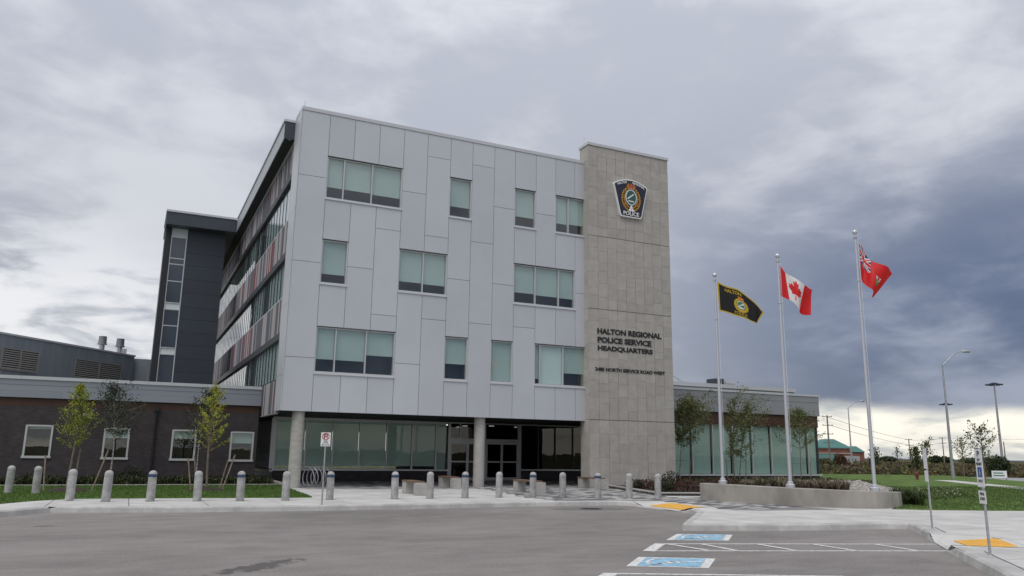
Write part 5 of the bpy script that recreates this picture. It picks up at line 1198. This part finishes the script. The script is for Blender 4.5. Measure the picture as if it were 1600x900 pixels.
# small far trees
FT_ = [leafmat('far_leaf', (.06,.085,.03)), leafmat('far_leaf_light', (.13,.15,.035)), leafmat('far_leaf_dark', (.03,.045,.02))]
x, y = at(deg(1453), 78); tree('street_tree', 'small leafy street tree left of the edge-on sign post', x, y, .1, 3.15, 1.3, .55, 24, 480, FT_[:2], .13, BARK, 61, profile=oval, up=(.5,1.1), tr=.05, group='trees along the far road')
x, y = at(deg(1509), 86); tree('street_tree', 'sparse young street tree between the near street light and sign', x, y, .1, 3.5, 1.2, .95, 26, 330, FT_[:2]+[BL[1]], .15, BARK, 63, profile=oval, up=(.4,1.0), tr=.05, group='trees along the far road')
x, y = at(deg(1541), 62); tree('street_tree', 'bare-looking young tree right above the accessible parking sign', x, y, .1, 3.9, 1.5, .95, 34, 430, [FT_[2],BL[3],BL[0]], .15, BARK, 66, profile=oval, up=(.3,.9), tr=.045, group='trees along the far road')
x, y = at(deg(1407), 92); tree('street_tree', 'thin leafless sapling right of the right flagpole', x, y, .1, 2.9, .9, .6, 22, 130, FT_[2:], .16, BARK, 69, profile=cone, up=(.5,1.0), tr=.05, group='trees along the far road')
x, y = at(deg(1436), 105); tree('conifer', 'dark bushy conifer in the scrub left of the small street tree', x, y, 0, 3.1, .4, .95, 34, 800, FT_, .22, BARK, 71, profile=cone, up=(.1,.7), tr=.07, spread=.2, group='trees along the far road')
x, y = at(deg(1371), 100); tree('conifer', 'dark tree in the scrub just behind the right flagpole', x, y, 0, 3.0, .4, .8, 30, 700, FT_, .22, BARK, 74, profile=cone, up=(.1,.7), tr=.07, spread=.2, group='trees along the far road')
x, y = at(deg(1565), 95); shrub('shrub', 'big round dark green bush behind the small white sign', x, y, 0, 1.05, 2.2, 1800, FT_[::2], 401, .24)
x, y = at(deg(1317), 120); shrub('shrub', 'rust red bush in front of the teal roofed building', x, y, 0, .9, 2.2, 1200, [SCR[2],leafmat('rust_bush', (.10,.05,.035))], 402, .36)
x, y = at(deg(1290), 112); shrub('shrub', 'olive bush at the foot of the utility pole', x, y, 0, 1.6, 1.6, 1500, SCR[:2]+[SCR[3]], 403, .36)
for i, (px, d, r, h) in enumerate(((1467,330,2.4,2.9),(1481,360,3,2.7),(1525,420,6,2.5),(1545,400,5,2.6),(1392,420,4,2.6))):
    x, y = at(deg(px), d); shrub('tree_clump', ['dark tree clump on the horizon left of the near street light','dark tree clump on the horizon at the near street light','wide dark tree clump on the horizon left of the parking sign','dark tree clump on the horizon behind the parking sign','dark tree clump on the horizon right of the right flagpole'][i], x, y, 0, r, h, 700, FT_[::2], 420+i, 1.0, 'tree clumps on the horizon')
# hydrant
x, y = at(deg(1435), 70); t = thing('fire_hydrant', 'red fire hydrant on the lawn by the far road', 'hydrant', (x, y, .16))
m = MB(); m.lathe([(.14,.16),(.14,.21),(.10,.23),(.10,.58),(.13,.60),(.13,.64),(.10,.69),(.05,.76),(.03,.79)], (x,y,0), 16); m.build('barrel', RUST, t)
m = MB(); m.tube([Vector((x,y,.50))-ub*.18, Vector((x,y,.50))+ub*.18], .06, 10); m.tube([Vector((x,y,.44)), Vector((x,y,.44))-VH*.17], .075, 10); m.build('outlets', RUST, t)
# small white sign in the scrub
x, y = at(deg(1564), 84); t = thing('lawn_sign', 'small white board sign at the roadside before the dark bush', 'sign', (x, y, 0)); c = Vector((x,y,0))
m = MB(); m.obox(c-ub*.675+Vector((0,0,.18)), ub*1.35, VH*.03, (0,0,.62)); bd = m.build('board', WHITE, t)
m = MB(); m.obox(c-ub*.55-VH*.006+Vector((0,0,.55)), ub*.9, VH*.004, (0,0,.10)); m.obox(c-ub*.55-VH*.006+Vector((0,0,.33)), ub*1.0, VH*.004, (0,0,.10)); m.build('print_bar', mat('sign_green', (.05,.20,.12), .6), bd)
m = MB()
for s in (-.6,.6): m.obox(c+ub*s+VH*.035+Vector((0,0,-.1)), ub*.05, VH*.04, (0,0,.85))
m.build('posts', WPOLE, t)
